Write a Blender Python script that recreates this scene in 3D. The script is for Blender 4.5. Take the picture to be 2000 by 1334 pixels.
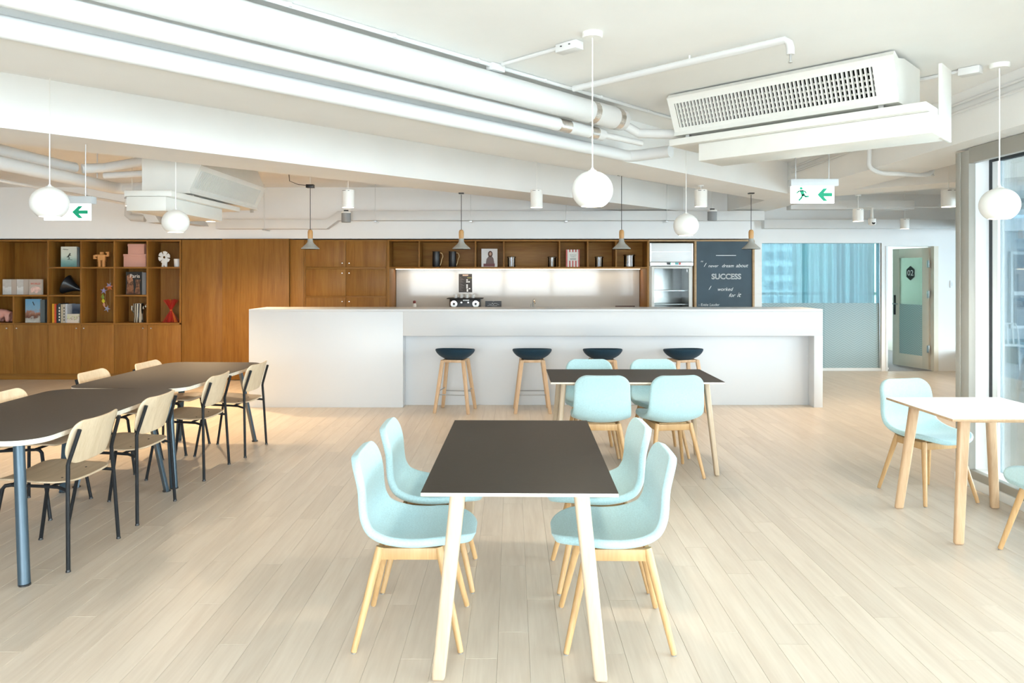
import bpy, bmesh, math, random
from mathutils import Vector, Matrix

# ------------------------------------------------------------------ clear
for o in list(bpy.data.objects):
    bpy.data.objects.remove(o, do_unlink=True)
SC = bpy.context.scene
COL = SC.collection
random.seed(7)
R = math.radians

# ------------------------------------------------------------------ camera
CAM_H = 1.57
cam_d = bpy.data.cameras.new('camera')
cam = bpy.data.objects.new('camera', cam_d)
COL.objects.link(cam)
cam.location = (0, 0, CAM_H)
cam.rotation_euler = (R(90), 0, 0)
cam_d.sensor_width = 36
cam_d.lens = 25.2
cam_d.shift_y = -0.065
cam_d.clip_start = 0.05
cam_d.clip_end = 300
SC.camera = cam

# ------------------------------------------------------------------ world, daylight
W = bpy.data.worlds.new('overcast_sky')
SC.world = W
W.use_nodes = True
wt = W.node_tree
bg = wt.nodes['Background']
tc = wt.nodes.new('ShaderNodeTexCoord')
sp = wt.nodes.new('ShaderNodeSeparateXYZ')
rp = wt.nodes.new('ShaderNodeValToRGB')
wt.links.new(tc.outputs['Generated'], sp.inputs[0])
wt.links.new(sp.outputs['Z'], rp.inputs[0])
rp.color_ramp.elements[0].position = 0.0
rp.color_ramp.elements[0].color = (0.66, 0.71, 0.76, 1)
rp.color_ramp.elements[1].position = 0.12
rp.color_ramp.elements[1].color = (0.90, 0.96, 1.0, 1)
wt.links.new(rp.outputs[0], bg.inputs[0])
bg.inputs[1].default_value = 7.0
SC.view_settings.view_transform = 'Standard'
SC.view_settings.look = 'None'
SC.view_settings.gamma = 1
SC.view_settings.use_curve_mapping = False
SC.view_settings.exposure = 1.56
SC.cycles.max_bounces = 8
SC.cycles.diffuse_bounces = 5
SC.cycles.glossy_bounces = 3
SC.cycles.transparent_max_bounces = 12
SC.cycles.use_adaptive_sampling = True
SC.cycles.adaptive_threshold = 0.06
SC.cycles.sample_clamp_indirect = 12
SC.cycles.caustics_reflective = False
SC.cycles.caustics_refractive = False


def portal(name, loc, rot, sx, sy):
    """sky portal in a window opening: guides sampling of the sky, gives no light of its own"""
    l = bpy.data.lights.new(name, 'AREA')
    l.shape = 'RECTANGLE'
    l.size, l.size_y = sx, sy
    l.cycles.is_portal = True
    o = bpy.data.objects.new(name, l)
    o.location, o.rotation_euler = loc, rot
    COL.objects.link(o)
    return o


portal('sky_portal_rear', (-0.3, -3.55, 1.45), (R(90), 0, 0), 7.0, 2.7)          # faces +Y
portal('sky_portal_side', (3.75, 0.9, 1.25), (R(90), 0, R(90)), 8.6, 2.4)         # faces -X
portal('sky_portal_corridor', (5.60, 8.45, 1.33), (R(90), 0, R(57.9)), 6.6, 1.95)     # faces the corridor
portal('sky_portal_meeting', (5.6, 15.95, 1.4), (R(90), 0, R(180)), 5.4, 2.4)     # faces -Y

# ------------------------------------------------------------------ helpers
FPX = 1400.0


def X_(px, Y):
    return (px - 1000.0) * Y / FPX


def Z_(py, Y):
    return CAM_H - (py - 537.0) * Y / FPX


def tag(o, label=None, cat=None, group=None, kind=None):
    if label: o['label'] = label
    if cat: o['category'] = cat
    if group: o['group'] = group
    if kind: o['kind'] = kind
    return o


def thing(name, label, cat, loc=(0, 0, 0), rotz=0.0, group=None):
    o = bpy.data.objects.new(name, None)
    o.empty_display_size = 0.1
    COL.objects.link(o)
    o.location = loc
    o.rotation_euler = (0, 0, rotz)
    return tag(o, label, cat, group)


def inst(name, mesh, parent=None, loc=(0, 0, 0), rot=(0, 0, 0), scale=(1, 1, 1)):
    o = bpy.data.objects.new(name, mesh)
    COL.objects.link(o)
    if parent: o.parent = parent
    o.location, o.rotation_euler, o.scale = loc, rot, scale
    return o


def copy_tree(root, loc=None, rotz=None, label=None, group=None, parent=None):
    c = root.copy()
    COL.objects.link(c)
    if parent is not None: c.parent = parent
    if loc is not None: c.location = loc
    if rotz is not None: c.rotation_euler = (0, 0, rotz)
    if label: c['label'] = label
    if group: c['group'] = group
    for ch in list(root.children):
        copy_tree(ch, parent=c)
    return c


class MB:
    def __init__(s):
        s.v, s.f = [], []

    def add(s, vs, fs):
        b = len(s.v)
        s.v += [tuple(p) for p in vs]
        s.f += [tuple(i + b for i in f) for f in fs]
        return s

    def box(s, x0, x1, y0, y1, z0, z1):
        return s.add([(x0, y0, z0), (x1, y0, z0), (x1, y1, z0), (x0, y1, z0),
                      (x0, y0, z1), (x1, y0, z1), (x1, y1, z1), (x0, y1, z1)],
                     [(3, 2, 1, 0), (4, 5, 6, 7), (0, 1, 5, 4), (1, 2, 6, 5), (2, 3, 7, 6), (3, 0, 4, 7)])

    def prism(s, poly, vec):
        """poly: 3-D points in a plane, extruded along vec"""
        n = len(poly)
        vec = Vector(vec)
        vs = [Vector(p) for p in poly] + [Vector(p) + vec for p in poly]
        fs = [tuple(range(n))[::-1], tuple(range(n, 2 * n))]
        for i in range(n):
            j = (i + 1) % n
            fs.append((i, j, n + j, n + i))
        return s.add(vs, fs)

    def tube(s, path, r, seg=10, caps=True):
        P = [Vector(p) for p in path]
        n = len(P)
        rr = r if isinstance(r, (list, tuple)) else [r] * n
        ref = None
        vs, fs = [], []
        for i in range(n):
            t = (P[min(i + 1, n - 1)] - P[max(i - 1, 0)])
            if t.length < 1e-9: t = Vector((0, 0, 1))
            t.normalize()
            if ref is None:
                a = Vector((0, 0, 1)) if abs(t.z) < 0.9 else Vector((1, 0, 0))
                ref = t.cross(a).normalized()
            ref = (ref - t * ref.dot(t)).normalized()
            b = t.cross(ref)
            k = 1.0
            if 0 < i < n - 1:
                d0 = (P[i] - P[i - 1]).normalized()
                k = 1.0 / max(0.5, abs(d0.dot(t)))
            for j in range(seg):
                a = 2 * math.pi * j / seg
                vs.append(P[i] + (ref * math.cos(a) + b * math.sin(a)) * rr[i] * (k if False else 1.0))
        for i in range(n - 1):
            for j in range(seg):
                k2 = (j + 1) % seg
                fs.append((i * seg + j, i * seg + k2, (i + 1) * seg + k2, (i + 1) * seg + j))
        if caps:
            fs.append(tuple(range(seg))[::-1])
            fs.append(tuple((n - 1) * seg + j for j in range(seg)))
        return s.add(vs, fs)

    def lathe(s, prof, seg=24, c=(0, 0, 0)):
        vs, fs = [], []
        n = len(prof)
        for (r, z) in prof:
            r = max(r, 1e-4)
            for j in range(seg):
                a = 2 * math.pi * j / seg
                vs.append((c[0] + r * math.cos(a), c[1] + r * math.sin(a), c[2] + z))
        for i in range(n - 1):
            for j in range(seg):
                k = (j + 1) % seg
                fs.append((i * seg + j, i * seg + k, (i + 1) * seg + k, (i + 1) * seg + j))
        fs.append(tuple(range(seg))[::-1])
        fs.append(tuple((n - 1) * seg + j for j in range(seg)))
        return s.add(vs, fs)

    def strip(s, pts, w, y0, y1):
        """flat stroke in the XZ plane, thickness along Y"""
        for (a, b) in zip(pts[:-1], pts[1:]):
            d = Vector((b[0] - a[0], b[1] - a[1]))
            if d.length < 1e-9: continue
            d.normalize()
            p = Vector((-d.y, d.x)) * w / 2
            e = d * w * 0.25
            q = [(a[0] - e.x + p.x, a[1] - e.y + p.y), (a[0] - e.x - p.x, a[1] - e.y - p.y),
                 (b[0] + e.x - p.x, b[1] + e.y - p.y), (b[0] + e.x + p.x, b[1] + e.y + p.y)]
            s.prism([(u, y0, v) for u, v in q], (0, y1 - y0, 0))
        return s

    def mesh(s, name, mat, bev=0.0, seg=2, angle=35, smooth=True):
        me = bpy.data.meshes.new(name)
        me.from_pydata(s.v, [], s.f)
        bm = bmesh.new()
        bm.from_mesh(me)
        bmesh.ops.recalc_face_normals(bm, faces=bm.faces)
        if bev > 0:
            es = [e for e in bm.edges if len(e.link_faces) == 2 and e.calc_face_angle(0) > R(30)]
            bmesh.ops.bevel(bm, geom=es, offset=bev, segments=seg, profile=0.5, affect='EDGES', clamp_overlap=True)
        bm.to_mesh(me)
        bm.free()
        if smooth:
            me.polygons.foreach_set('use_smooth', [True] * len(me.polygons))
            me.set_sharp_from_angle(angle=R(angle))
        if mat: me.materials.append(mat)
        return me

    def build(s, name, mat, parent=None, loc=(0, 0, 0), rot=(0, 0, 0), bev=0.0, seg=2, angle=35):
        return inst(name, s.mesh(name, mat, bev, seg, angle), parent, loc, rot)


def bake(obj):
    """replace obj's mesh by its evaluated (modified) mesh"""
    dg = bpy.context.evaluated_depsgraph_get()
    dg.update()
    me = bpy.data.meshes.new_from_object(obj.evaluated_get(dg))
    obj.modifiers.clear()
    obj.data = me
    me.polygons.foreach_set('use_smooth', [True] * len(me.polygons))
    return obj


def smooth_path(pts, n):
    """Catmull-Rom through pts, n samples"""
    P = [Vector(p) for p in pts]
    P = [P[0] * 2 - P[1]] + P + [P[-1] * 2 - P[-2]]
    m = len(P) - 3
    out = []
    for k in range(n):
        t = k / (n - 1) * m
        i = min(int(t), m - 1)
        u = t - i
        p0, p1, p2, p3 = P[i:i + 4]
        out.append(0.5 * ((2 * p1) + (p2 - p0) * u + (2 * p0 - 5 * p1 + 4 * p2 - p3) * u * u + (3 * p1 - p0 - 3 * p2 + p3) * u ** 3))
    return out


def arc(cx, cz, r, a0, a1, n=8):
    return [(cx + r * math.cos(R(a0 + (a1 - a0) * i / n)), cz + r * math.sin(R(a0 + (a1 - a0) * i / n))) for i in range(n + 1)]


# ------------------------------------------------------------------ materials
MATS = {}


def nodes_of(name):
    m = bpy.data.materials.new(name)
    m.use_nodes = True
    nt = m.node_tree
    return m, nt, nt.nodes['Principled BSDF']


def new(nt, t, **kw):
    n = nt.nodes.new(t)
    for k, v in kw.items(): setattr(n, k, v)
    return n


def plain(name, col, rough=0.5, metal=0.0, var=0.03, nscale=6.0, bump=0.0, bscale=60.0, coat=0.0, spec=0.5, sheen=0.0):
    """solid colour with a little procedural mottling and relief"""
    m, nt, b = nodes_of(name)
    t = new(nt, 'ShaderNodeTexCoord')
    n = new(nt, 'ShaderNodeTexNoise')
    n.inputs['Scale'].default_value = nscale
    n.inputs['Detail'].default_value = 3
    nt.links.new(t.outputs['Object'], n.inputs['Vector'])
    r = new(nt, 'ShaderNodeValToRGB')
    r.color_ramp.elements[0].position = 0.3
    r.color_ramp.elements[1].position = 0.7
    r.color_ramp.elements[0].color = (*[c * (1 - var) for c in col], 1)
    r.color_ramp.elements[1].color = (*[min(1, c * (1 + var)) for c in col], 1)
    nt.links.new(n.outputs['Fac'], r.inputs[0])
    nt.links.new(r.outputs[0], b.inputs['Base Color'])
    b.inputs['Roughness'].default_value = rough
    b.inputs['Metallic'].default_value = metal
    b.inputs['Specular IOR Level'].default_value = spec
    b.inputs['Coat Weight'].default_value = coat
    b.inputs['Sheen Weight'].default_value = sheen
    if bump > 0:
        n2 = new(nt, 'ShaderNodeTexNoise')
        n2.inputs['Scale'].default_value = bscale
        n2.inputs['Detail'].default_value = 4
        nt.links.new(t.outputs['Object'], n2.inputs['Vector'])
        bp = new(nt, 'ShaderNodeBump')
        bp.inputs['Strength'].default_value = bump
        bp.inputs['Distance'].default_value = 0.004
        nt.links.new(n2.outputs['Fac'], bp.inputs['Height'])
        nt.links.new(bp.outputs[0], b.inputs['Normal'])
    MATS[name] = m
    return m


def wood(name, c_dark, c_light, axis='Z', rough=0.45, gscale=1.0, perobj=0.12, bump=0.08, island=False, spec=0.5):
    m, nt, b = nodes_of(name)
    t = new(nt, 'ShaderNodeTexCoord')
    oi = new(nt, 'ShaderNodeObjectInfo')
    rnd = oi.outputs['Random']
    if island:
        g = new(nt, 'ShaderNodeNewGeometry')
        ad = new(nt, 'ShaderNodeMath', operation='ADD')
        nt.links.new(rnd, ad.inputs[0])
        nt.links.new(g.outputs['Random Per Island'], ad.inputs[1])
        fr = new(nt, 'ShaderNodeMath', operation='FRACT')
        nt.links.new(ad.outputs[0], fr.inputs[0])
        rnd = fr.outputs[0]
    # shift the grain for each piece
    mul = new(nt, 'ShaderNodeMath', operation='MULTIPLY')
    mul.inputs[1].default_value = 37.0
    nt.links.new(rnd, mul.inputs[0])
    cmb = new(nt, 'ShaderNodeCombineXYZ')
    for i in range(3): nt.links.new(mul.outputs[0], cmb.inputs[i])
    av = new(nt, 'ShaderNodeVectorMath', operation='ADD')
    nt.links.new(t.outputs['Object'], av.inputs[0])
    nt.links.new(cmb.outputs[0], av.inputs[1])
    mp = new(nt, 'ShaderNodeMapping')
    s = {'X': (0.6, 9, 9), 'Y': (9, 0.6, 9), 'Z': (9, 9, 0.6)}[axis]
    mp.inputs['Scale'].default_value = [k * gscale for k in s]
    nt.links.new(av.outputs[0], mp.inputs[0])
    n1 = new(nt, 'ShaderNodeTexNoise')
    n1.inputs['Scale'].default_value = 1.0
    n1.inputs['Detail'].default_value = 4
    n1.inputs['Distortion'].default_value = 1.2
    nt.links.new(mp.outputs[0], n1.inputs['Vector'])
    n2 = new(nt, 'ShaderNodeTexNoise')
    n2.inputs['Scale'].default_value = 7.0
    n2.inputs['Detail'].default_value = 3
    nt.links.new(mp.outputs[0], n2.inputs['Vector'])
    mix = new(nt, 'ShaderNodeMath', operation='MULTIPLY_ADD')
    mix.inputs[1].default_value = 0.35
    nt.links.new(n2.outputs['Fac'], mix.inputs[0])
    m1 = new(nt, 'ShaderNodeMath', operation='MULTIPLY')
    m1.inputs[1].default_value = 0.65
    nt.links.new(n1.outputs['Fac'], m1.inputs[0])
    nt.links.new(m1.outputs[0], mix.inputs[2])
    r = new(nt, 'ShaderNodeValToRGB')
    r.color_ramp.elements[0].position = 0.36
    r.color_ramp.elements[1].position = 0.62
    r.color_ramp.elements[0].color = (*c_dark, 1)
    r.color_ramp.elements[1].color = (*c_light, 1)
    nt.links.new(mix.outputs[0], r.inputs[0])
    hs = new(nt, 'ShaderNodeHueSaturation')
    mr = new(nt, 'ShaderNodeMapRange')
    mr.inputs['To Min'].default_value = 1 - perobj
    mr.inputs['To Max'].default_value = 1 + perobj * 0.6
    nt.links.new(rnd, mr.inputs['Value'])
    nt.links.new(mr.outputs[0], hs.inputs['Value'])
    nt.links.new(r.outputs[0], hs.inputs['Color'])
    nt.links.new(hs.outputs[0], b.inputs['Base Color'])
    b.inputs['Roughness'].default_value = rough
    b.inputs['Specular IOR Level'].default_value = spec
    bp = new(nt, 'ShaderNodeBump')
    bp.inputs['Strength'].default_value = bump
    bp.inputs['Distance'].default_value = 0.002
    nt.links.new(mix.outputs[0], bp.inputs['Height'])
    nt.links.new(bp.outputs[0], b.inputs['Normal'])
    MATS[name] = m
    return m


def emit(name, col, strength):
    m, nt, b = nodes_of(name)
    b.inputs['Base Color'].default_value = (*col, 1)
    b.inputs['Emission Color'].default_value = (*col, 1)
    b.inputs['Emission Strength'].default_value = strength
    MATS[name] = m
    return m


def glass(name, tint=(0.96, 0.98, 0.98), refl=0.10, rough=0.02):
    m, nt, b = nodes_of(name)
    nt.nodes.remove(b)
    out = nt.nodes['Material Output']
    tr = new(nt, 'ShaderNodeBsdfTransparent')
    tr.inputs[0].default_value = (*tint, 1)
    gl = new(nt, 'ShaderNodeBsdfGlossy')
    gl.inputs['Roughness'].default_value = rough
    lw = new(nt, 'ShaderNodeFresnel')
    lw.inputs[0].default_value = 1.45
    mn = new(nt, 'ShaderNodeMath', operation='MULTIPLY')
    mn.inputs[1].default_value = refl * 10
    mn.use_clamp = True
    nt.links.new(lw.outputs[0], mn.inputs[0])
    mx = new(nt, 'ShaderNodeMixShader')
    nt.links.new(mn.outputs[0], mx.inputs[0])
    nt.links.new(tr.outputs[0], mx.inputs[1])
    nt.links.new(gl.outputs[0], mx.inputs[2])
    nt.links.new(mx.outputs[0], out.inputs[0])
    MATS[name] = m
    return m


def sheer(name, col, transp, trans_col=None, noise=0.0):
    """thin cloth / frosted film: diffuse + translucent, partly see-through"""
    m, nt, b = nodes_of(name)
    nt.nodes.remove(b)
    out = nt.nodes['Material Output']
    df = new(nt, 'ShaderNodeBsdfDiffuse')
    df.inputs[0].default_value = (*col, 1)
    tl = new(nt, 'ShaderNodeBsdfTranslucent')
    tl.inputs[0].default_value = (*(trans_col or col), 1)
    a = new(nt, 'ShaderNodeMixShader')
    a.inputs[0].default_value = 0.4
    nt.links.new(df.outputs[0], a.inputs[1])
    nt.links.new(tl.outputs[0], a.inputs[2])
    tr = new(nt, 'ShaderNodeBsdfTransparent')
    tr.inputs[0].default_value = (*(trans_col or col), 1)
    c = new(nt, 'ShaderNodeMixShader')
    c.inputs[0].default_value = transp
    nt.links.new(a.outputs[0], c.inputs[1])
    nt.links.new(tr.outputs[0], c.inputs[2])
    nt.links.new(c.outputs[0], out.inputs[0])
    MATS[name] = m
    m['df'] = 1
    return m, nt, df, tl, c


plain('white_paint', (0.90, 0.90, 0.89), 0.7, var=0.015, nscale=1.5, bump=0.06, bscale=25)
plain('ceiling_paint', (0.87, 0.865, 0.84), 0.75, var=0.02, nscale=2.0, bump=0.15, bscale=14)
plain('pipe_white', (0.71, 0.71, 0.695), 0.5, var=0.02, nscale=3, bump=0.05, bscale=20)
plain('ac_white', (0.78, 0.77, 0.72), 0.45, var=0.02)
plain('shade_white', (0.88, 0.87, 0.83), 0.28, var=0.01)
plain('counter_white', (0.62, 0.64, 0.66), 0.38, var=0.01, nscale=2)
plain('backsplash_white', (0.52, 0.51, 0.49), 0.06, var=0.01)
plain('frame_grey', (0.40, 0.39, 0.35), 0.45, var=0.03)
plain('frame_white', (0.83, 0.86, 0.87), 0.45, var=0.01)
plain('gasket_black', (0.02, 0.025, 0.03), 0.5)
plain('laminate_brown', (0.034, 0.027, 0.021), 0.5, var=0.06, nscale=40, bump=0.03, bscale=400, spec=0.22)
plain('laminate_white', (0.86, 0.86, 0.85), 0.3, var=0.01)
plain('black_metal', (0.009, 0.010, 0.012), 0.5, var=0.1, spec=0.3)
plain('petrol_metal', (0.055, 0.088, 0.115), 0.36, metal=0.35, var=0.06)
plain('chrome', (0.75, 0.75, 0.74), 0.18, metal=1.0, var=0.02)
plain('steel', (0.62, 0.63, 0.63), 0.32, metal=1.0, var=0.04, nscale=20)
plain('foil', (0.80, 0.76, 0.72), 0.25, metal=1.0, var=0.12, nscale=60, bump=0.8, bscale=90)
plain('blue_fabric', (0.40, 0.585, 0.615), 0.9, var=0.10, nscale=160, bump=0.35, bscale=420, sheen=0.25, spec=0.2)
plain('navy_fabric', (0.012, 0.034, 0.055), 0.9, var=0.18, nscale=160, bump=0.35, bscale=420, sheen=0.1, spec=0.15)
plain('concrete_grey', (0.36, 0.36, 0.33), 0.75, var=0.08, nscale=25, bump=0.15, bscale=90)
plain('black_plastic', (0.015, 0.015, 0.016), 0.35)
plain('dark_hole', (0.01, 0.01, 0.01), 0.9)
plain('chalkboard', (0.036, 0.066, 0.088), 0.55, var=0.16, nscale=3.5, bump=0.03)
plain('chalk', (0.80, 0.82, 0.82), 0.9, var=0.15, nscale=90)
plain('knob_silver', (0.8, 0.78, 0.74), 0.25, metal=1.0)
plain('door_cream', (0.80, 0.74, 0.62), 0.5, var=0.02)
plain('grey_carpet', (0.30, 0.28, 0.27), 0.95, var=0.15, nscale=80, bump=0.3, bscale=300)
plain('terrace_white', (0.52, 0.60, 0.64), 0.5, var=0.02)
plain('terrace_stone', (0.33, 0.39, 0.43), 0.7, var=0.08, nscale=2)
plain('facade_blue', (0.24, 0.33, 0.38), 0.4, var=0.1, nscale=1.5)
plain('facade_window', (0.06, 0.13, 0.17), 0.15, var=0.25, nscale=2)
plain('speaker_grey', (0.30, 0.31, 0.31), 0.5, var=0.03)
plain('sign_housing', (0.55, 0.57, 0.58), 0.45, var=0.01)
plain('sign_white', (0.9, 0.92, 0.92), 0.4, var=0.01)
plain('page_white', (0.82, 0.80, 0.74), 0.8, var=0.04, nscale=50)
plain('box_pink', (0.66, 0.36, 0.29), 0.7, var=0.03)
plain('ceramic_white', (0.85, 0.84, 0.81), 0.3, var=0.01)
plain('toy_orange', (0.72, 0.34, 0.11), 0.5, var=0.06)
plain('elephant_pink', (0.62, 0.31, 0.26), 0.45, var=0.02)
plain('red_stick', (0.42, 0.018, 0.010), 0.5, var=0.1)
plain('orange_stick', (0.66, 0.17, 0.03), 0.5, var=0.1)
plain('wire_tan', (0.70, 0.50, 0.26), 0.5)
plain('floor_base', (0.42, 0.34, 0.25), 0.9)
wood('oak_cabinet', (0.238, 0.098, 0.015), (0.322, 0.150, 0.029), 'Z', 0.48, 1.3, perobj=0.10, spec=0.3)
wood('oak_cabinet_h', (0.238, 0.098, 0.015), (0.322, 0.150, 0.029), 'X', 0.48, 1.3, perobj=0.08, spec=0.3)
wood('oak_edge', (0.40, 0.25, 0.12), (0.48, 0.32, 0.165), 'X', 0.45, 1.5, perobj=0.05)
wood('floor_oak', (0.55, 0.463, 0.374), (0.632, 0.55, 0.455), 'Y', 0.34, 1.1, perobj=0.05, bump=0.05, island=True)
wood('ash_leg', (0.47, 0.36, 0.245), (0.55, 0.44, 0.315), 'Z', 0.45, 2.0, perobj=0.05)
wood('oak_leg', (0.47, 0.275, 0.115), (0.57, 0.36, 0.17), 'Z', 0.45, 2.0, perobj=0.08)
wood('stool_leg', (0.50, 0.32, 0.18), (0.60, 0.41, 0.25), 'Z', 0.45, 2.0, perobj=0.06)
wood('oak_veneer', (0.56, 0.43, 0.28), (0.66, 0.53, 0.37), 'Z', 0.5, 1.6, perobj=0.06)
wood('oak_seat', (0.50, 0.38, 0.25), (0.60, 0.47, 0.33), 'X', 0.5, 1.6, perobj=0.06)
wood('ply_edge', (0.62, 0.55, 0.44), (0.78, 0.71, 0.60), 'X', 0.55, 3.0, perobj=0.03)
wood('lamp_wood', (0.52, 0.27, 0.09), (0.62, 0.36, 0.14), 'Z', 0.4, 3.0, perobj=0.03)
emit('lamp_glow', (1.0, 0.86, 0.66), 7.0)
emit('led_glow', (1.0, 0.80, 0.52), 2.5)
emit('sign_glow', (0.95, 1.0, 0.98), 1.1)
plain('sign_green', (0.0, 0.33, 0.17), 0.5)
glass('clear_glass')
glass('window_glass', (0.90, 0.97, 0.99), 0.08)
glass('tinted_glass', (0.66, 0.70, 0.71), 0.07)  # tint dims the daylight through the added corridor glazing
glass('blue_glass', (0.78, 0.91, 0.935), 0.07)
glass('green_glass', (0.72, 0.82, 0.75), 0.07)
M = MATS

# frosted film with etched chevron lines
fm, nt, df, tl, mx = sheer('frosted_film', (0.74, 0.86, 0.87), 0.25, (0.86, 0.95, 0.96))
t = new(nt, 'ShaderNodeTexCoord')
s3 = new(nt, 'ShaderNodeSeparateXYZ')
nt.links.new(t.outputs['Object'], s3.inputs[0])
pp = new(nt, 'ShaderNodeMath', operation='PINGPONG')
pp.inputs[1].default_value = 0.17
nt.links.new(s3.outputs['X'], pp.inputs[0])
ma = new(nt, 'ShaderNodeMath', operation='MULTIPLY_ADD')
ma.inputs[1].default_value = 0.6
nt.links.new(pp.outputs[0], ma.inputs[0])
nt.links.new(s3.outputs['Z'], ma.inputs[2])
ms = new(nt, 'ShaderNodeMath', operation='MULTIPLY')
ms.inputs[1].default_value = 27.0
nt.links.new(ma.outputs[0], ms.inputs[0])
frn = new(nt, 'ShaderNodeMath', operation='FRACT')
nt.links.new(ms.outputs[0], frn.inputs[0])
gt = new(nt, 'ShaderNodeMath', operation='GREATER_THAN')
gt.inputs[1].default_value = 0.74
nt.links.new(frn.outputs[0], gt.inputs[0])
mc = new(nt, 'ShaderNodeMix', data_type='RGBA')
mc.inputs['A'].default_value = (0.66, 0.77, 0.785, 1)
mc.inputs['B'].default_value = (0.46, 0.565, 0.585, 1)
nt.links.new(gt.outputs[0], mc.inputs['Factor'])
nt.links.new(mc.outputs['Result'], df.inputs[0])
nt.links.new(mc.outputs['Result'], tl.inputs[0])
sheer('curtain_blue', (0.33, 0.45, 0.48), 0.09, (0.36, 0.49, 0.52))

# ================================================================== THE SETTING
CEIL = 2.88
SOF = 2.52
YB = 11.7          # back wall
D2 = Vector((0.693, 0.721))      # long diagonal of the ceiling grid
N2 = Vector((-0.721, 0.693))


def TN(t, n, z=0.0):
    p = D2 * t + N2 * n
    return Vector((p.x, p.y, z))


def struct(o):
    o['kind'] = 'structure'
    return o


# ---- floor: base slab + oak planks laid along the depth of the room
floor = struct(MB().box(-9.3, 7.6, -3.6, 11.72, -0.06, -0.012).build('floor', M['floor_base']))
PW = 0.132
LENS = (0.72, 1.05, 1.38, 1.71)


def plank_verts(L, x0=0.0, y0=0.0, dz=0.0):
    g, c = 0.0003, 0.0009
    a = (x0 + g, x0 + PW - g, y0 + g, y0 + L - g)
    vs = [(a[0], a[2], -0.012), (a[1], a[2], -0.012), (a[1], a[3], -0.012), (a[0], a[3], -0.012),
          (a[0], a[2], -c), (a[1], a[2], -c), (a[1], a[3], -c), (a[0], a[3], -c),
          (a[0] + c, a[2] + c, 0), (a[1] - c, a[2] + c, 0), (a[1] - c, a[3] - c, 0), (a[0] + c, a[3] - c, 0)]
    vs = [(x, y, z + dz) for x, y, z in vs]
    fs = [(0, 1, 5, 4), (1, 2, 6, 5), (2, 3, 7, 6), (3, 0, 4, 7), (4, 5, 9, 8), (5, 6, 10, 9), (6, 7, 11, 10), (7, 4, 8, 11), (8, 9, 10, 11)]
    return vs, fs


plank_me = {}
for L in LENS:
    mb = MB()
    mb.add(*plank_verts(L))
    plank_me[L] = mb.mesh('plank', M['floor_oak'], smooth=False)
rngp = random.Random(11)
planks = []
ncol = int((7.6 + 9.3) / PW)
for i in range(ncol):
    x = -9.3 + i * PW
    y = -3.6 - rngp.random() * 1.2
    while y < 11.7:
        L = rngp.choice(LENS)
        planks.append((x, y, L))
        y += L


def plank_score(p):
    x, y, L = p
    a = 0.0
    for k in range(6):
        yy = y + L * (k + 0.5) / 6
        if yy < 1.2: continue
        u, v = 1000 + (x + PW / 2) / yy * FPX, 537 + CAM_H / yy * FPX
        if 0 < u < 2000 and v < 1334:
            a += (PW * FPX / yy) * (CAM_H * FPX * L / 6 / yy ** 2)
    return a


planks.sort(key=plank_score, reverse=True)
for (x, y, L) in planks[:300]:
    inst('plank', plank_me[L], floor, (x, y, rngp.uniform(-0.0003, 0)))
rest = MB()
for (x, y, L) in planks[300:]:
    y1 = min(y + L, 11.7)
    y0 = max(y, -3.6)
    if y1 - y0 < 0.05: continue
    rest.add(*plank_verts(y1 - y0, x, y0, rngp.uniform(-0.0003, 0)))
o = inst('plank', rest.mesh('plank', M['floor_oak'], smooth=False), floor)
o['kind'] = 'stuff'

# ---- ceiling slab and its beams
ceiling = struct(MB().box(-9.5, 7.9, -3.8, 16.2, CEIL, CEIL + 0.2).build('ceiling', M['ceiling_paint']))


def beam_diag(n0, n1, ta, tb, z=SOF):
    """ta, tb: (near end t for n0, n1), (far end t for n0, n1)"""
    poly = [TN(ta[0], n0, z), TN(tb[0], n0, z), TN(tb[1], n1, z), TN(ta[1], n1, z)]
    return MB().prism(poly, (0, 0, CEIL + 0.02 - z)).build('beam', M['ceiling_paint'], ceiling)


def t_at_Y(n, Y): return (Y - 0.693 * n) / 0.721


def t_at_X(n, X): return (X + 0.721 * n) / 0.693


beam_diag(5.58, 6.22, (t_at_X(5.58, -9.3), t_at_X(6.22, -9.3)), (t_at_Y(5.58, 10.72), t_at_Y(6.22, 10.72)))
beam_diag(3.48, 4.01, (t_at_Y(3.48, -3.5), t_at_Y(4.01, -3.5)), (t_at_X(3.48, 3.3), t_at_X(4.01, 3.3)))
MB().box(3.22, 3.80, -3.5, YB - 0.48, SOF - 0.001, CEIL + 0.02).build('beam', M['ceiling_paint'], ceiling)
poly = [TN(8.44, 3.35, SOF + .002), TN(8.44, -0.35, SOF + .002), TN(8.95, -0.35, SOF + .002), TN(8.95, 3.35, SOF + .002)]
MB().prism(poly, (0, 0, CEIL + 0.02 - SOF)).build('beam', M['ceiling_paint'], ceiling)

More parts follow.
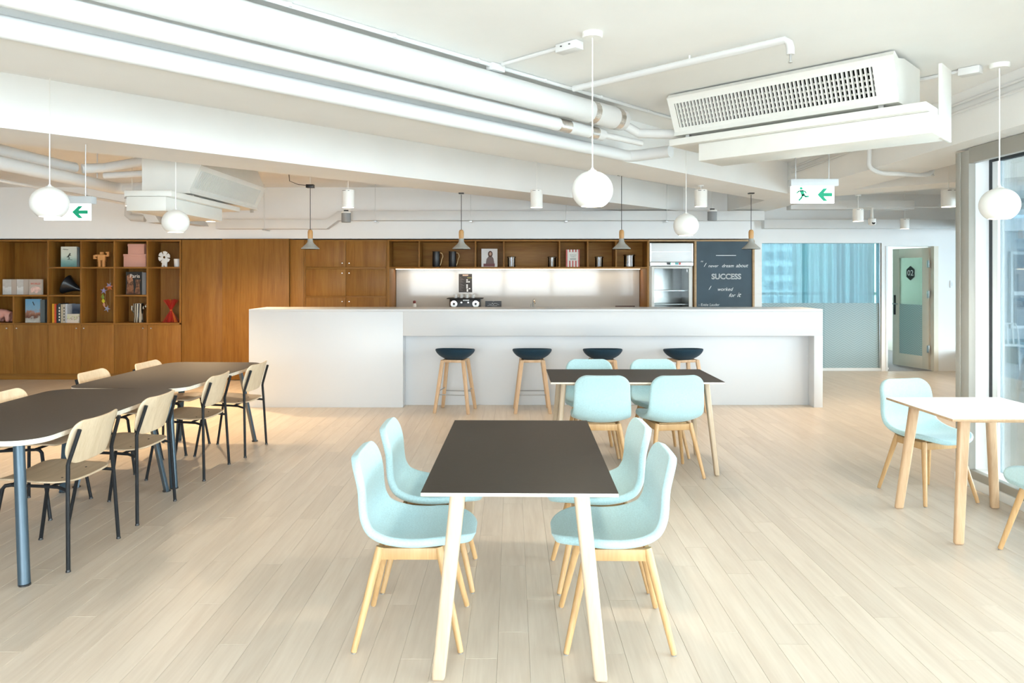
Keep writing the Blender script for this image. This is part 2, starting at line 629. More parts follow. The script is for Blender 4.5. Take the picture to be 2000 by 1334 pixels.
# ---- walls
GX0, GX1 = X_(1488, YB), X_(1722, YB)
DX0, DX1 = X_(1730, YB), X_(1825, YB)
ZG, ZD = 2.09, 2.04
w = MB()
w.box(-9.3, GX0, YB, YB + 0.18, -0.01, CEIL)
w.box(GX0, DX1, YB, YB + 0.18, ZG, CEIL)
w.box(DX0, DX1, YB, YB + 0.18, ZD, ZG)
w.box(GX1, DX0, YB, YB + 0.18, -0.01, ZG)
w.box(DX1, 7.9, YB, YB + 0.18, -0.01, CEIL)
w.box(-9.3, 3.62, 10.715, YB, 2.112, CEIL)      # bulkhead over the cabinets
struct(w.build('wall_back', M['white_paint']))
struct(MB().box(-9.5, -9.3, -3.8, 11.9, -0.06, CEIL).build('wall_left', M['white_paint']))
w = MB()
w.box(-9.3, 3.6, -3.8, -3.6, -0.06, 0.10)
w.box(-9.3, 3.6, -3.8, -3.6, 2.75, CEIL)
w.box(-9.3, -3.8, -3.8, -3.6, 0.1, 2.75)
w.box(3.2, 3.8, -3.8, -3.6, 0.1, 2.75)
struct(w.build('wall_rear', M['white_paint']))
# unseen glazing added between corridor and terrace to bring in daylight
a0, a1 = Vector((3.44, 5.40)), Vector((7.42, 11.75))
wd = (a1 - a0).normalized()
wn = Vector((wd.y, -wd.x)) * 0.10
win_added = thing('window_added', None, None)
win_added['kind'] = 'structure'
WLEN = (a1 - a0).length


def along(s0, s1, z0, z1, o0=0.0, o1=1.0):
    p = [a0 + wd * s0 + wn * o0, a0 + wd * s1 + wn * o0, a0 + wd * s1 + wn * o1, a0 + wd * s0 + wn * o1]
    return MB().prism([(q.x, q.y, z0) for q in p], (0, 0, z1 - z0))


along(0, WLEN, -0.06, 0.35).build('parapet', M['white_paint'], win_added)
along(0, WLEN, 2.3, CEIL + 0.001).build('header', M['white_paint'], win_added)
cuts = [0.03 + i * (WLEN - 0.06) / 5 for i in range(6)]
for c in cuts:
    along(c - 0.03, c + 0.03, 0.35, 2.3).build('mullion', M['frame_white'], win_added)
for c, d in zip(cuts[:-1], cuts[1:]):
    along(c + 0.03, d - 0.03, 0.35, 2.3, 0.45, 0.55).build('pane', M['tinted_glass'], win_added)

# ---- rear window wall behind the camera
win2 = thing('window_2', None, None)
win2['kind'] = 'structure'
fr = MB()
xs = [-3.8 + i * (7.0 / 4) for i in range(5)]
for x in xs:
    MB().box(x - 0.05, x + 0.05, -3.72, -3.62, 0.1, 2.75).build('mullion', M['frame_white'], win2)
MB().box(-3.8, 3.2, -3.72, -3.62, 0.85, 0.93).build('transom', M['frame_white'], win2)
for a, b in zip(xs[:-1], xs[1:]):
    MB().box(a + 0.05, b - 0.05, -3.68, -3.67, 0.1, 2.75).build('pane', M['clear_glass'], win2)

# ---- glazed side wall on the right
WX = 3.40
win1 = thing('window_1', None, None)
win1['kind'] = 'structure'
MB().box(WX, WX + 0.05, 5.335, 5.43, 0.0, 2.50).build('jamb', M['frame_grey'], win1, bev=0.003)
MB().box(WX - 0.004, WX + 0.046, 5.435, 5.49, 0.0, 2.50).build('jamb', M['frame_grey'], win1, bev=0.003)
MB().box(WX, WX + 0.05, -3.5, 5.335, 2.40, 2.515).build('header', M['frame_grey'], win1, bev=0.003)
MB().box(WX, WX + 0.05, -3.5, 5.335, 0.065, 0.125).build('sill', M['frame_grey'], win1, bev=0.003)
MB().box(WX - 0.012, WX + 0.2, -3.5, 5.49, 0.0, 0.065).build('kerb', M['frame_white'], win1, bev=0.003)
MB().box(WX + 0.05, WX + 0.21, 5.335, 5.40, 0.065, 2.45).build('reveal_panel', M['frame_white'], win1)
MB().box(WX + 0.05, WX + 0.21, -3.5, 5.335, 2.43, 2.47).build('head_panel', M['frame_white'], win1)
MB().box(WX + 0.05, WX + 0.21, -3.5, 5.335, 0.085, 0.125).build('sill_board', M['frame_white'], win1)
MB().box(WX + 0.15, WX + 0.19, 5.305, 5.335, 0.125, 2.43).build('gasket', M['gasket_black'], win1)
MB().box(WX + 0.15, WX + 0.19, -3.5, 5.305, 2.405, 2.43).build('gasket', M['gasket_black'], win1)
for y in (5.275, 3.1, 0.9, -1.3, -3.45):
    MB().box(WX + 0.155, WX + 0.20, y - 0.03, y + 0.03, 0.125, 2.405).build('mullion', M['frame_white'], win1)
ys = (-3.45, -1.3, 0.9, 3.1, 5.275)
for a, b in zip(ys[:-1], ys[1:]):
    MB().box(WX + 0.172, WX + 0.18, a + 0.03, b - 0.03, 0.125, 2.405).build('pane', M['window_glass'], win1)

# ---- glass partition of the meeting room
win3 = thing('window_3', None, None)
win3['kind'] = 'structure'
MB().box(GX0, GX1, YB + 0.02, YB + 0.14, 0.0, 0.045).build('sill', M['frame_white'], win3)
MB().box(GX1 - 0.02, GX1, YB + 0.03, YB + 0.12, 0.045, ZG).build('jamb', M['steel'], win3)
xm = X_(1612, YB)
for a, b in ((GX0, xm), (xm + 0.004, GX1 - 0.02)):
    p = MB().box(a, b, YB + 0.06, YB + 0.072, 0.045, ZG).build('pane', M['blue_glass'], win3)
    MB().box(a, b, YB + 0.0555, YB + 0.0575, 0.045, 1.11).build('frosted_film', M['frosted_film'], p)

# ---- glazed door, standing open
door = thing('door_1', None, None, (DX1 - 0.02, YB + 0.10, 0))
door['kind'] = 'structure'
door.rotation_euler = (0, 0, math.atan2(0.755, -0.20) - math.pi)      # leaf runs along local -x
LW_ = 0.77
def leafbox(name, x0, x1, z0, z1, y0=-0.022, y1=0.022, m='door_cream', bev=0.003, parent=None):
    return MB().box(x0, x1, y0, y1, z0, z1).build(name, M[m], parent or door, bev=bev)
leafbox('stile', -LW_, -LW_ + 0.14, 0.01, 2.02)
leafbox('stile', -0.13, 0.0, 0.01, 2.02)
leafbox('rail', -LW_ + 0.14, -0.13, 1.86, 2.02)
leafbox('rail', -LW_ + 0.14, -0.13, 0.01, 0.22)
dp = leafbox('pane', -LW_ + 0.14, -0.13, 0.22, 1.86, -0.006, 0.006, 'green_glass', 0)
leafbox('frosted_film', -LW_ + 0.14, -0.13, 0.22, 1.07, -0.0095, -0.0085, 'frosted_film', 0, dp)
sg = MB().prism([(-0.385 + 0.10 * math.sin(R(60 * k)), -0.012, 1.60 + 0.125 * math.cos(R(60 * k))) for k in range(6)], (0, 0.004, 0)).build('number_plate', M['black_plastic'], door)
hd = MB().box(-LW_ + 0.035, -LW_ + 0.075, -0.034, -0.022, 0.88, 1.22).build('handle_plate', M['black_plastic'], door, bev=0.004)
MB().tube([(-LW_ + 0.055, -0.03, 1.07), (-LW_ + 0.055, -0.075, 1.07), (-LW_ + 0.17, -0.078, 1.07)], 0.010, 8).build('lever', M['steel'], hd)
for z in (0.35, 1.25, 1.75):
    hg = MB().box(-0.01, 0.035, -0.05, -0.018, z - 0.06, z + 0.06).build('hinge', M['steel'], door, bev=0.003)
# door lining
MB().box(DX0, DX0 + 0.03, YB - 0.01, YB + 0.19, 0, ZD).build('trim_1', M['frame_white'])['kind'] = 'structure'
MB().box(DX1 - 0.012, DX1 + 0.06, YB - 0.01, YB + 0.07, 0, ZD).build('trim_2', M['door_cream'])['kind'] = 'structure'

# ---- meeting room behind the glass
struct(MB().box(3.7, 7.9, 11.72, 16.2, -0.06, 0.0).build('floor', M['grey_carpet']))
struct(MB().box(3.5, 3.7, 11.88, 16.2, -0.06, CEIL).build('wall_side', M['white_paint']))
struct(MB().box(7.9, 8.05, 11.72, 16.2, -0.06, CEIL).build('wall_side', M['door_cream']))
w = MB()
w.box(3.7, 7.9, 16.0, 16.2, -0.06, 0.25)
w.box(3.7, 7.9, 16.0, 16.2, 2.62, CEIL)
struct(w.build('wall_far', M['white_paint']))
win4 = thing('window_4', None, None)
win4['kind'] = 'structure'
mx_ = [3.75, 5.05, 6.35, 7.85]
for x in mx_:
    MB().box(x - 0.05, x + 0.05, 16.02, 16.12, 0.25, 2.62).build('mullion', M['facade_blue'], win4)
MB().box(3.75, 7.85, 16.03, 16.11, 1.12, 1.18).build('transom', M['facade_blue'], win4)
for a, b in zip(mx_[:-1], mx_[1:]):
    MB().box(a + 0.05, b - 0.05, 16.06, 16.07, 0.25, 2.62).build('pane', M['window_glass'], win4)
# glazed screen dividing off the doorway side
win5 = thing('window_5', None, None)
win5['kind'] = 'structure'
MB().box(6.22, 6.235, 11.9, 15.9, 0.03, 2.5).build('pane', M['green_glass'], win5)
MB().box(6.20, 6.255, 11.9, 15.9, 0.0, 0.03).build('channel', M['frame_white'], win5)
MB().box(6.238, 6.240, 11.9, 15.9, 0.03, 1.10).build('frosted_film', M['frosted_film'], win5)

# ---- terrace outside the side window
struct(MB().box(3.6, 18.0, -6, 22.0, -0.12, -0.06).build('floor', M['terrace_stone']))

# ================================================================== text
def text_mesh(body, mat, width=None, size=0.1, shear=0.0, outline=0.0, extrude=0.0008):
    cu = bpy.data.curves.new('lettering', 'FONT')
    cu.body = body
    cu.size = size
    cu.shear = shear
    cu.align_x = 'CENTER'
    cu.resolution_u = 3
    if outline > 0:
        cu.fill_mode = 'NONE'
        cu.bevel_depth = outline
        cu.bevel_resolution = 0
    else:
        cu.extrude = extrude
    ob = bpy.data.objects.new('lettering', cu)
    COL.objects.link(ob)
    dg = bpy.context.evaluated_depsgraph_get()
    dg.update()
    me = bpy.data.meshes.new_from_object(ob.evaluated_get(dg))
    bpy.data.objects.remove(ob, do_unlink=True)
    me.materials.clear()
    me.materials.append(mat)
    xs = [v.co.x for v in me.vertices]
    if width and xs:
        k = width / (max(xs) - min(xs))
        for v in me.vertices:
            v.co.x *= k
            v.co.y *= k
    return me


def text_on(body, mat, parent, loc, width=None, size=0.1, name='lettering', **kw):
    """lettering in the XZ plane facing -Y"""
    return inst(name, text_mesh(body, mat, width, size, **kw), parent, loc, (R(90), 0, 0))


text_on('02', M['chalk'], sg, (-0.385, -0.0135, 1.56), width=0.125, size=0.1)

# ================================================================== BAR COUNTER
YC0, YC1 = 8.49, 9.10
cx0, cx1 = X_(486, YC0), X_(1607, YC0)
cm0, cm1 = X_(787, YC0), X_(1590, YC0)
ZT = 1.164
ctr = thing('bar_counter', 'long white bar counter with a solid end block and knee recess', 'counter', ((cx0 + cx1) / 2, (YC0 + YC1) / 2, 0))
ox, oy = (cx0 + cx1) / 2, (YC0 + YC1) / 2
def cb(name, x0, x1, y0, y1, z0, z1, bev=0.0025):
    return MB().box(x0 - ox, x1 - ox, y0 - oy, y1 - oy, z0, z1).build(name, M['counter_white'], ctr, bev=bev)
cb('countertop', cx0, cx1, YC0, YC1, ZT - 0.03, ZT)
cb('end_block', cx0, cm0, YC0, YC1, 0, ZT - 0.03)
cb('apron', cm0, cx1, YC0, YC0 + 0.16, 0.848, ZT - 0.03)
cb('end_panel', cm1, cx1, YC0, YC1, 0, 0.848)
cb('back_panel', cm0, cm1, YC0 + 0.16, YC0 + 0.20, 0, ZT - 0.03)

# ================================================================== CABINET WALL
YF = 10.70
def cx(px): return X_(px, YF)
def cz(py): return Z_(py, YF)
ZTOP, ZK = 2.095, 0.095
knob_me = MB().lathe([(0.004, 0), (0.004, 0.012), (0.010, 0.014), (0.012, 0.020), (0.009, 0.026), (0.001, 0.027)], 12).mesh('knob', M['knob_silver'])
def knob(parent, x, z, y=0.0):
    return inst('knob', knob_me, parent, (x, y, z), (R(90), 0, 0))

# --- bookcase
bx = (cx(-105) + cx(353.5)) / 2
bc = thing('bookcase', 'built-in oak bookcase with open cubes above a row of cupboard doors', 'bookcase', (bx, YF, 0))
TH = 0.024
BD = 0.40
def bp(name, x0, x1, y0, y1, z0, z1, m='oak_cabinet', bev=0.001):
    return MB().box(x0 - bx, x1 - bx, y0, y1, z0, z1).build(name, M[m], bc, bev=bev)
xL, xR = cx(-105), cx(353.5)
zs1, zs2, zs3 = cz(522.8), cz(577.5), cz(632.5)
h = TH / 2
bp('back_panel', xL, xR, BD - 0.01, BD, ZK, ZTOP)
bp('top_panel', xL, xR, 0, BD - 0.01, ZTOP - TH, ZTOP, 'oak_cabinet_h')
bp('plinth', xL, xR, 0.05, 0.07, 0, ZK, 'oak_cabinet_h')
bp('shelf', xL, xR, 0, BD - 0.01, zs3 - h, zs3 + h, 'oak_cabinet_h')
bp('bottom_panel', xL, xR, 0, BD - 0.01, ZK, ZK + 0.02, 'oak_cabinet_h')
colsx = [cx(p) for p in (93.5, 158, 223, 287.5)]
for x in (xL + h, xR - h):
    bp('side_panel', x - h, x + h, 0, BD - 0.01, ZK + 0.02, ZTOP - TH)
for x in colsx:
    bp('divider', x - h, x + h, 0.0, BD - 0.01, zs3 + h, ZTOP - TH)
    bp('divider', x - h, x + h, 0.022, BD - 0.01, ZK + 0.02, zs3 - h)
bp('divider', cx(-8) - h, cx(-8) + h, 0, BD - 0.01, zs2 + h, ZTOP - TH)
for p in (26, -39):
    bp('divider', cx(p) - h, cx(p) + h, 0, BD - 0.01, zs3 + h, zs2 - h)
    bp('divider', cx(p) - h, cx(p) + h, 0.022, BD - 0.01, ZK + 0.02, zs3 - h)
def shelf(x0, x1, z): bp('shelf', x0 + h, x1 - h, 0.002, BD - 0.01, z - h, z + h, 'oak_cabinet_h')
shelf(xL + h, colsx[0], zs2)
shelf(colsx[0], colsx[1], zs1); shelf(colsx[0], colsx[1], zs2)
shelf(colsx[1], colsx[2], zs1)
shelf(colsx[2], colsx[3], zs1); shelf(colsx[2], colsx[3], zs2)
shelf(colsx[3], xR - h, zs1)
dxs = [xL, cx(-39), cx(26)] + colsx + [xR]
kn = [None, 1, -1, 1, -1, 1, -1]
for i, (a, b) in enumerate(zip(dxs[:-1], dxs[1:])):
    d = bp('door', a + 0.002, b - 0.002, -0.002, 0.019, ZK + 0.004, zs3 - h - 0.003)
    px = {0: None, 1: 15, 2: 34.5, 3: 151, 4: 165.5, 5: 281, 6: 296.5}[i]
    if px: knob(d, cx(px) - bx, cz(641), -0.002)

# --- tall oak panels
def panel_unit(name, label, p0, p1, proud, top):
    x0, x1 = cx(p0), cx(p1)
    t = thing(name, label, 'cabinet', ((x0 + x1) / 2, YF, 0))
    hw = (x1 - x0) / 2
    MB().box(-hw + 0.001, hw - 0.001, 0.025, 0.95, 0.0, top - 0.001).build('carcass', M['oak_cabinet'], t)
    MB().box(-hw + 0.004, hw - 0.004, -proud, 0.024, 0.012, top).build('door', M['oak_cabinet'], t, bev=0.0015)
    return t
panel_unit('tall_cupboard', 'plain tall oak cupboard front beside the bookcase', 354.5, 435, 0.0, ZTOP)
panel_unit('tall_cupboard', 'wide flush oak panel standing slightly proud between the tall fronts', 435, 566, 0.03, ZTOP + 0.012)
panel_unit('tall_cupboard', 'narrow vertical oak filler front beside the cupboard with six knobs', 566, 594, 0.0, ZTOP)

# --- knobbed cupboard
x0, x1 = cx(594), cx(757)
cup = thing('cupboard', 'oak cupboard of paired doors with small silver knobs beside the kitchenette', 'cupboard', ((x0 + x1) / 2, YF, 0))
hw = (x1 - x0) / 2
def pb(par, name, a, b, y0, y1, z0, z1, m='oak_cabinet', bev=0.001):
    return MB().box(a, b, y0, y1, z0, z1).build(name, M[m], par, bev=bev)
pb(cup, 'carcass', -hw, hw, 0.024, 0.95, 0, ZTOP)
pb(cup, 'side_panel', -hw, -hw + 0.02, -0.004, 0.024, 0, ZTOP)
pb(cup, 'side_panel', hw - 0.02, hw, -0.004, 0.024, 0, ZTOP)
rows = [(cz(470.5), cz(521)), (cz(526), cz(578)), (cz(581.5), 1.18 - 0.02), (1.13, 0.10)]
rows[2] = (cz(581.5), 0.62); rows[3] = (0.59, 0.10)
for ri, (zt, zb) in enumerate(rows):
    for s in (-1, 1):
        a, b = (-hw + 0.023, -0.002) if s < 0 else (0.002, hw - 0.023)
        d = pb(cup, 'door', a, b, 0.0, 0.022, zb, zt)
        kz = [cz(514), cz(533.5), cz(589), 0.52][ri]
        knob(d, s * 0.052, kz)
for z in (cz(523.5), cz(580), 0.605, ZTOP - 0.012):
    pb(cup, 'rail', -hw + 0.02, hw - 0.02, 0.004, 0.023, z - 0.012, z + 0.012, 'oak_cabinet_h')
pb(cup, 'plinth', -hw + 0.02, hw - 0.02, 0.01, 0.023, 0, 0.098, 'oak_cabinet_h')

# --- kitchenette
kx0, kx1 = cx(757), cx(1267)
KD = 0.55
kit = thing('wall_shelf', 'long oak open shelf of seven cubbyholes above the white backsplash', 'shelf', ((kx0 + kx1) / 2, YF, 0))
kc = (kx0 + kx1) / 2
zb0, zb1 = cz(524.5), ZTOP
def kp(name, x0, x1, y0, y1, z0, z1, m='oak_cabinet'):
    return MB().box(x0 - kc, x1 - kc, y0, y1, z0, z1).build(name, M[m], kit, bev=0.001)
kp('side_panel', kx0, kx0 + 0.024, 0, 0.62, 0.0, ZTOP)
kp('side_panel', kx1 - 0.024, kx1, 0, 0.62, 0.0, ZTOP)
kp('top_panel', kx0 + 0.024, kx1 - 0.024, 0, KD, zb1 - 0.022, zb1, 'oak_cabinet_h')
kp('bottom_panel', kx0 + 0.024, kx1 - 0.024, 0, KD, zb0, zb0 + 0.024, 'oak_cabinet_h')
kp('back_panel', kx0 + 0.024, kx1 - 0.024, 0.36, 0.38, zb0 + 0.024, zb1 - 0.022, 'oak_cabinet_h')
for p in (818.5, 928.5, 984, 1093, 1148, 1203.5):
    kp('divider', cx(p) - 0.011, cx(p) + 0.011, 0.002, 0.36, zb0 + 0.024, zb1 - 0.022)
led = kp('light_strip', kx0 + 0.05, kx1 - 0.05, 0.44, 0.47, zb0 - 0.009, zb0 - 0.001, 'led_glow')
la = bpy.data.lights.new('strip_light', 'AREA')
la.shape = 'RECTANGLE'; la.size = kx1 - kx0 - 0.12; la.size_y = 0.03
la.energy = 1.6; la.color = (1.0, 0.74, 0.45)
lo = bpy.data.objects.new('strip_light', la)
COL.objects.link(lo)
lo.parent = kit
lo.location = (0, 0.455, zb0 - 0.02)
bs = MB().box(kx0 + 0.03, kx1 - 0.03, YF + 0.615, YF + 0.63, 0.92, zb0 + 0.02).build('backsplash', M['backsplash_white'])
tag(bs, 'glossy white glass backsplash below the open oak shelf', 'backsplash')
wk = MB().box(kx0 + 0.03, kx1 - 0.03, YF + 0.01, YF + 0.61, 0.88, 0.92).build('worktop', M['counter_white'], bev=0.002)
tag(wk, 'white kitchenette worktop under the backsplash', 'worktop')
t = thing('base_cabinet', 'oak base cabinet with plain doors under the kitchenette worktop', 'cabinet', (kc, YF, 0))
bw = (kx1 - kx0 - 0.06) / 2 - 0.002
pb(t, 'body', -bw, bw, 0.05, 0.60, 0.0, 0.878)
for i in range(5):
    a = -bw + i * 2 * bw / 5
    pb(t, 'door', a + 0.002, a + 2 * bw / 5 - 0.002, 0.025, 0.048, 0.1, 0.874)
# --- oak surround of fridge and chalkboard
sx0, sx1 = cx(1267.2), cx(1473.5)
sur = thing('oak_surround', 'thin oak frame around the fridge and the chalkboard', 'frame', ((sx0 + sx1) / 2, YF, 0))
sc_ = (sx0 + sx1) / 2
def sp_(name, a, b, y0, y1, z0, z1, m='oak_edge'):
    return MB().box(a - sc_, b - sc_, y0, y1, z0, z1).build(name, M[m], sur, bev=0.001)
sp_('top_panel', sx0, sx1, 0, 0.98, ZTOP - 0.024, ZTOP)
sp_('divider', cx(1356.5), cx(1360.5), 0, 0.98, 0, ZTOP - 0.024)
sp_('side_panel', cx(1469.5), sx1, -0.01, 0.98, 0, ZTOP - 0.024)
sp_('side_panel', sx0, cx(1268.4), 0.0, 0.98, 0, ZTOP - 0.024)
sp_('back_panel', sx0 + 0.02, sx1 - 0.02, 0.90, 0.92, 0, ZTOP - 0.024, 'dark_hole')

# --- chalkboard
c0, c1 = cx(1361), cx(1469)
cbx = (c0 + c1) / 2
cbd = thing('chalkboard', 'tall blue-grey chalkboard with a handwritten quotation in white chalk', 'chalkboard', (cbx, YF + 0.012, 0))
MB().box(c0 - cbx, c1 - cbx, 0, 0.03, 0.02, ZTOP - 0.026).build('board', M['chalkboard'], cbd)
def chalk(body, pxc, pyb, wpx, **kw):
    text_on(body, M['chalk'], cbd, (cx(pxc) - cbx, -0.0015, cz(pyb)), width=wpx * YF / FPX, name='chalk_writing', **kw)
MB().box(cx(1399) - cbx, cx(1438) - cbx, -0.002, 0, cz(499.6), cz(498.4)).build('chalk_line', M['chalk'], cbd)
chalk('\u201c', 1369.5, 517, 4.5, shear=0.3)
chalk('I', 1375.5, 521, 5.5, shear=0.6)
chalk('never', 1393, 522, 20, shear=0.35)
chalk('dream', 1421.5, 522, 23, shear=0.35)
chalk('about', 1449, 522, 24, shear=0.35)
chalk('SUCCESS', 1419, 545, 58, outline=0.0030)
chalk('I', 1385, 566, 5.5, shear=0.6)
chalk('worked', 1416, 568, 30, shear=0.35)
chalk('for', 1429.5, 580, 13, shear=0.4)
chalk('it', 1443, 580, 8, shear=0.4)
chalk('- Est\u00e9e Lauder', 1385, 597.5, 41, shear=0.15)

# --- fridge
f0, f1 = cx(1270), cx(1354.5)
fx = (f0 + f1) / 2
fhw = (f1 - f0) / 2
fr_ = thing('display_fridge', 'tall white display fridge with glass door and lit header panel', 'fridge', (fx, YF + 0.03, 0))
def fb(name, a, b, y0, y1, z0, z1, m='ac_white', bev=0.003, par=None):
    return MB().box(a, b, y0, y1, z0, z1).build(name, M[m], par or fr_, bev=bev)
fb('side_panel', -fhw, -fhw + 0.03, 0.02, 0.62, 0.05, 2.05)
fb('side_panel', fhw - 0.03, fhw, 0.02, 0.62, 0.05, 2.05)
fb('back_panel', -fhw + 0.03, fhw - 0.03, 0.59, 0.62, 0.05, 2.05, 'steel')
fb('base', -fhw + 0.03, fhw - 0.03, 0.03, 0.59, 0.05, 0.20)
fb('plinth', -fhw + 0.02, fhw - 0.02, 0.06, 0.58, 0.0, 0.05, 'black_plastic')
fb('top', -fhw + 0.03, fhw - 0.03, 0.03, 0.59, cz(519), 2.05)
hp = fb('header_panel', -fhw, fhw, -0.005, 0.02, cz(511), cz(475.5), 'sign_white')
MB().box(-fhw, -fhw + 0.02, -0.009, -0.005, cz(511), cz(475.5)).build('header_frame', M['steel'], hp)
MB().box(fhw - 0.02, fhw, -0.009, -0.005, cz(511), cz(475.5)).build('header_frame', M['steel'], hp)
MB().box(-fhw + 0.03, fhw - 0.03, -0.007, -0.005, cz(492), cz(491.4)).build('header_seam', M['steel'], hp)
ct = fb('control_strip', -fhw, fhw, -0.02, 0.02, cz(519.5), cz(511.5), 'steel')
MB().box(-0.075, -0.012, -0.023, -0.02, cz(517), cz(512.5)).build('display', M['black_plastic'], ct)
MB().box(-0.02, -0.014, -0.0245, -0.023, cz(516), cz(513.5)).build('indicator', emit('indicator_green', (0.1, 0.9, 0.4), 1.0), ct)
MB().box(0.05, 0.10, -0.023, -0.02, cz(517), cz(512.5)).build('button_pad', plain('teal_print', (0.12, 0.42, 0.45), 0.5), ct)
MB().box(0.105, 0.135, -0.023, -0.02, cz(517), cz(512.5)).build('button_pad', plain('red_print', (0.62, 0.10, 0.08), 0.5), ct)
dr = fb('door', -fhw + 0.02, -fhw + 0.065, -0.012, 0.018, 0.20, cz(520.5))
fb('door_stile', fhw - 0.065, fhw - 0.02, -0.012, 0.018, 0.20, cz(520.5), par=dr)
fb('door_rail', -fhw + 0.065, fhw - 0.065, -0.012, 0.018, cz(524.5), cz(520.5), par=dr)
fb('door_rail', -fhw + 0.065, fhw - 0.065, -0.012, 0.018, 0.20, 0.26, par=dr)
MB().box(-fhw + 0.065, fhw - 0.065, 0.002, 0.008, 0.26, cz(524.5)).build('pane', M['clear_glass'], dr)
MB().box(fhw - 0.10, fhw - 0.085, -0.02, 0.002, cz(531), cz(526)).build('maker_badge', M['sign_white'], dr)
for z in (0.55, 0.85, 1.12, cz(569)):
    fb('shelf', -fhw + 0.035, fhw - 0.035, 0.10, 0.56, z, z + 0.012, 'steel', 0)

# ================================================================== CPH-style tables
def hex_leg(top, foot, wx, wy, kx=0.85, ky=0.85):
    (tx, ty, tz), (fx_, fy, fz) = top, foot
    vs = []
    for (x, y, z, a, b) in ((fx_, fy, fz, wx * kx, wy * ky), (tx, ty, tz, wx, wy)):
        vs += [(x - a / 2, y - b / 2, z), (x + a / 2, y - b / 2, z), (x + a / 2, y + b / 2, z), (x - a / 2, y + b / 2, z)]
    return MB().add(vs, [(3, 2, 1, 0), (4, 5, 6, 7), (0, 1, 5, 4), (1, 2, 6, 5), (2, 3, 7, 6), (3, 0, 4, 7)])


def make_table(name, label, L, Wd, loc, rotz, top_m, edge_m, leg_m, group=None):
    """long axis = local Y"""
    t = thing(name, label, 'table', loc, rotz, group)
    hl, hw_ = L / 2, Wd / 2
    MB().box(-hw_, hw_, -hl, hl, 0.724, 0.7375).build('core_board', M[edge_m], t, bev=0.001)
    MB().box(-hw_ + 0.0005, hw_ - 0.0005, -hl + 0.0005, hl - 0.0005, 0.7375, 0.740).build('tabletop', M[top_m], t)
    for sx in (-1, 1):
        MB().box(sx * (hw_ - 0.14) - 0.012, sx * (hw_ - 0.14) + 0.012, -hl + 0.12, hl - 0.12, 0.694, 0.724).build('rail', M[leg_m], t)
        for sy in (-1, 1):
            hex_leg((sx * (hw_ - 0.135), sy * (hl - 0.11), 0.724), (sx * (hw_ - 0.062), sy * (hl - 0.045), 0), 0.062, 0.042).build('leg', M[leg_m], t, bev=0.012, seg=3)
    for sy in (-1, 1):
        MB().box(-hw_ + 0.13, hw_ - 0.13, sy * (hl - 0.13) - 0.012, sy * (hl - 0.13) + 0.012, 0.694, 0.724).build('rail', M[leg_m], t)
    return t


make_table('dining_table', 'rectangular dark brown topped table with pale ash legs in the foreground', 1.36, 0.755, (0.039, 3.412, 0), R(-0.9), 'laminate_brown', 'ply_edge', 'ash_leg', 'dark topped ash tables')
make_table('dining_table', 'dark brown topped table with ash legs standing sideways before the bar', 1.35, 0.755, (0.975, 5.93, 0), R(90), 'laminate_brown', 'ply_edge', 'ash_leg', 'dark topped ash tables')
make_table('cafe_table', 'small white topped table with ash legs beside the side window', 0.735, 0.77, (2.925, 4.50, 0), 0, 'laminate_white', 'stool_leg', 'stool_leg')

# ================================================================== pale blue shell chair
def shell(profile, width_fn, n_u, n_v, r0, r1, cup_fn, thick, mat, sub=1):
    P = smooth_path(profile, 60)
    acc = [0.0]
    for a, b in zip(P[:-1], P[1:]): acc.append(acc[-1] + (b - a).length)
    T = acc[-1]
    def at(s):
        d = s * T
        for i in range(len(P) - 1):
            if acc[i + 1] >= d or i == len(P) - 2:
                u = (d - acc[i]) / max(1e-9, acc[i + 1] - acc[i])
                return P[i].lerp(P[i + 1], u), (P[i + 1] - P[i]).normalized()
    vs, fs = [], []
    ss_ = [r0 * (1 - math.cos(R(15 * k))) / T for k in range(7)]
    se_ = [1 - r1 * (1 - math.cos(R(15 * k))) / T for k in range(7)][::-1]
    n_m = max(4, n_u - 12)
    ss_ += [ss_[-1] + (se_[0] - ss_[-1]) * (k + 1) / (n_m + 1) for k in range(n_m)] + se_
    n_u = len(ss_) - 1
    for s in ss_:
        p, t = at(s)
        w_ = width_fn(s)
        de0, de1 = s * T, (1 - s) * T
        if de0 < r0: w_ = w_ - r0 + math.sqrt(max(0, r0 ** 2 - (r0 - de0) ** 2))
        if de1 < r1: w_ = w_ - r1 + math.sqrt(max(0, r1 ** 2 - (r1 - de1) ** 2))
        nrm = Vector((-t.y, t.x))       # in (y,z)
        for j in range(n_v + 1):
            v = -1 + 2 * j / n_v
            c = cup_fn(s) * abs(v * w_ / width_fn(s)) ** 2.4
            vs.append((v * w_, p.x + nrm.x * c, p.y + nrm.y * c))
    for i in range(n_u):
        for j in range(n_v):
            a = i * (n_v + 1) + j
            fs.append((a, a + 1, a + n_v + 2, a + n_v + 1))
    mb = MB(); mb.add(vs, fs)
    o = inst('shell', mb.mesh('shell', mat), None)
    so = o.modifiers.new('solid', 'SOLIDIFY'); so.thickness = thick; so.offset = 0
    if sub:
        ss = o.modifiers.new('sub', 'SUBSURF'); ss.levels = sub; ss.render_levels = sub
    bake(o)
    return o


def shell_width(s):
    # seat 0.235 half width, waist slightly narrower, back 0.22
    if s < 0.45: return 0.232
    return 0.232 - 0.022 * (s - 0.45) / 0.55


def cup(s):
    # edges lift: a little at the seat, most around the bend
    return 0.018 + 0.030 * math.exp(-((s - 0.52) / 0.16) ** 2)


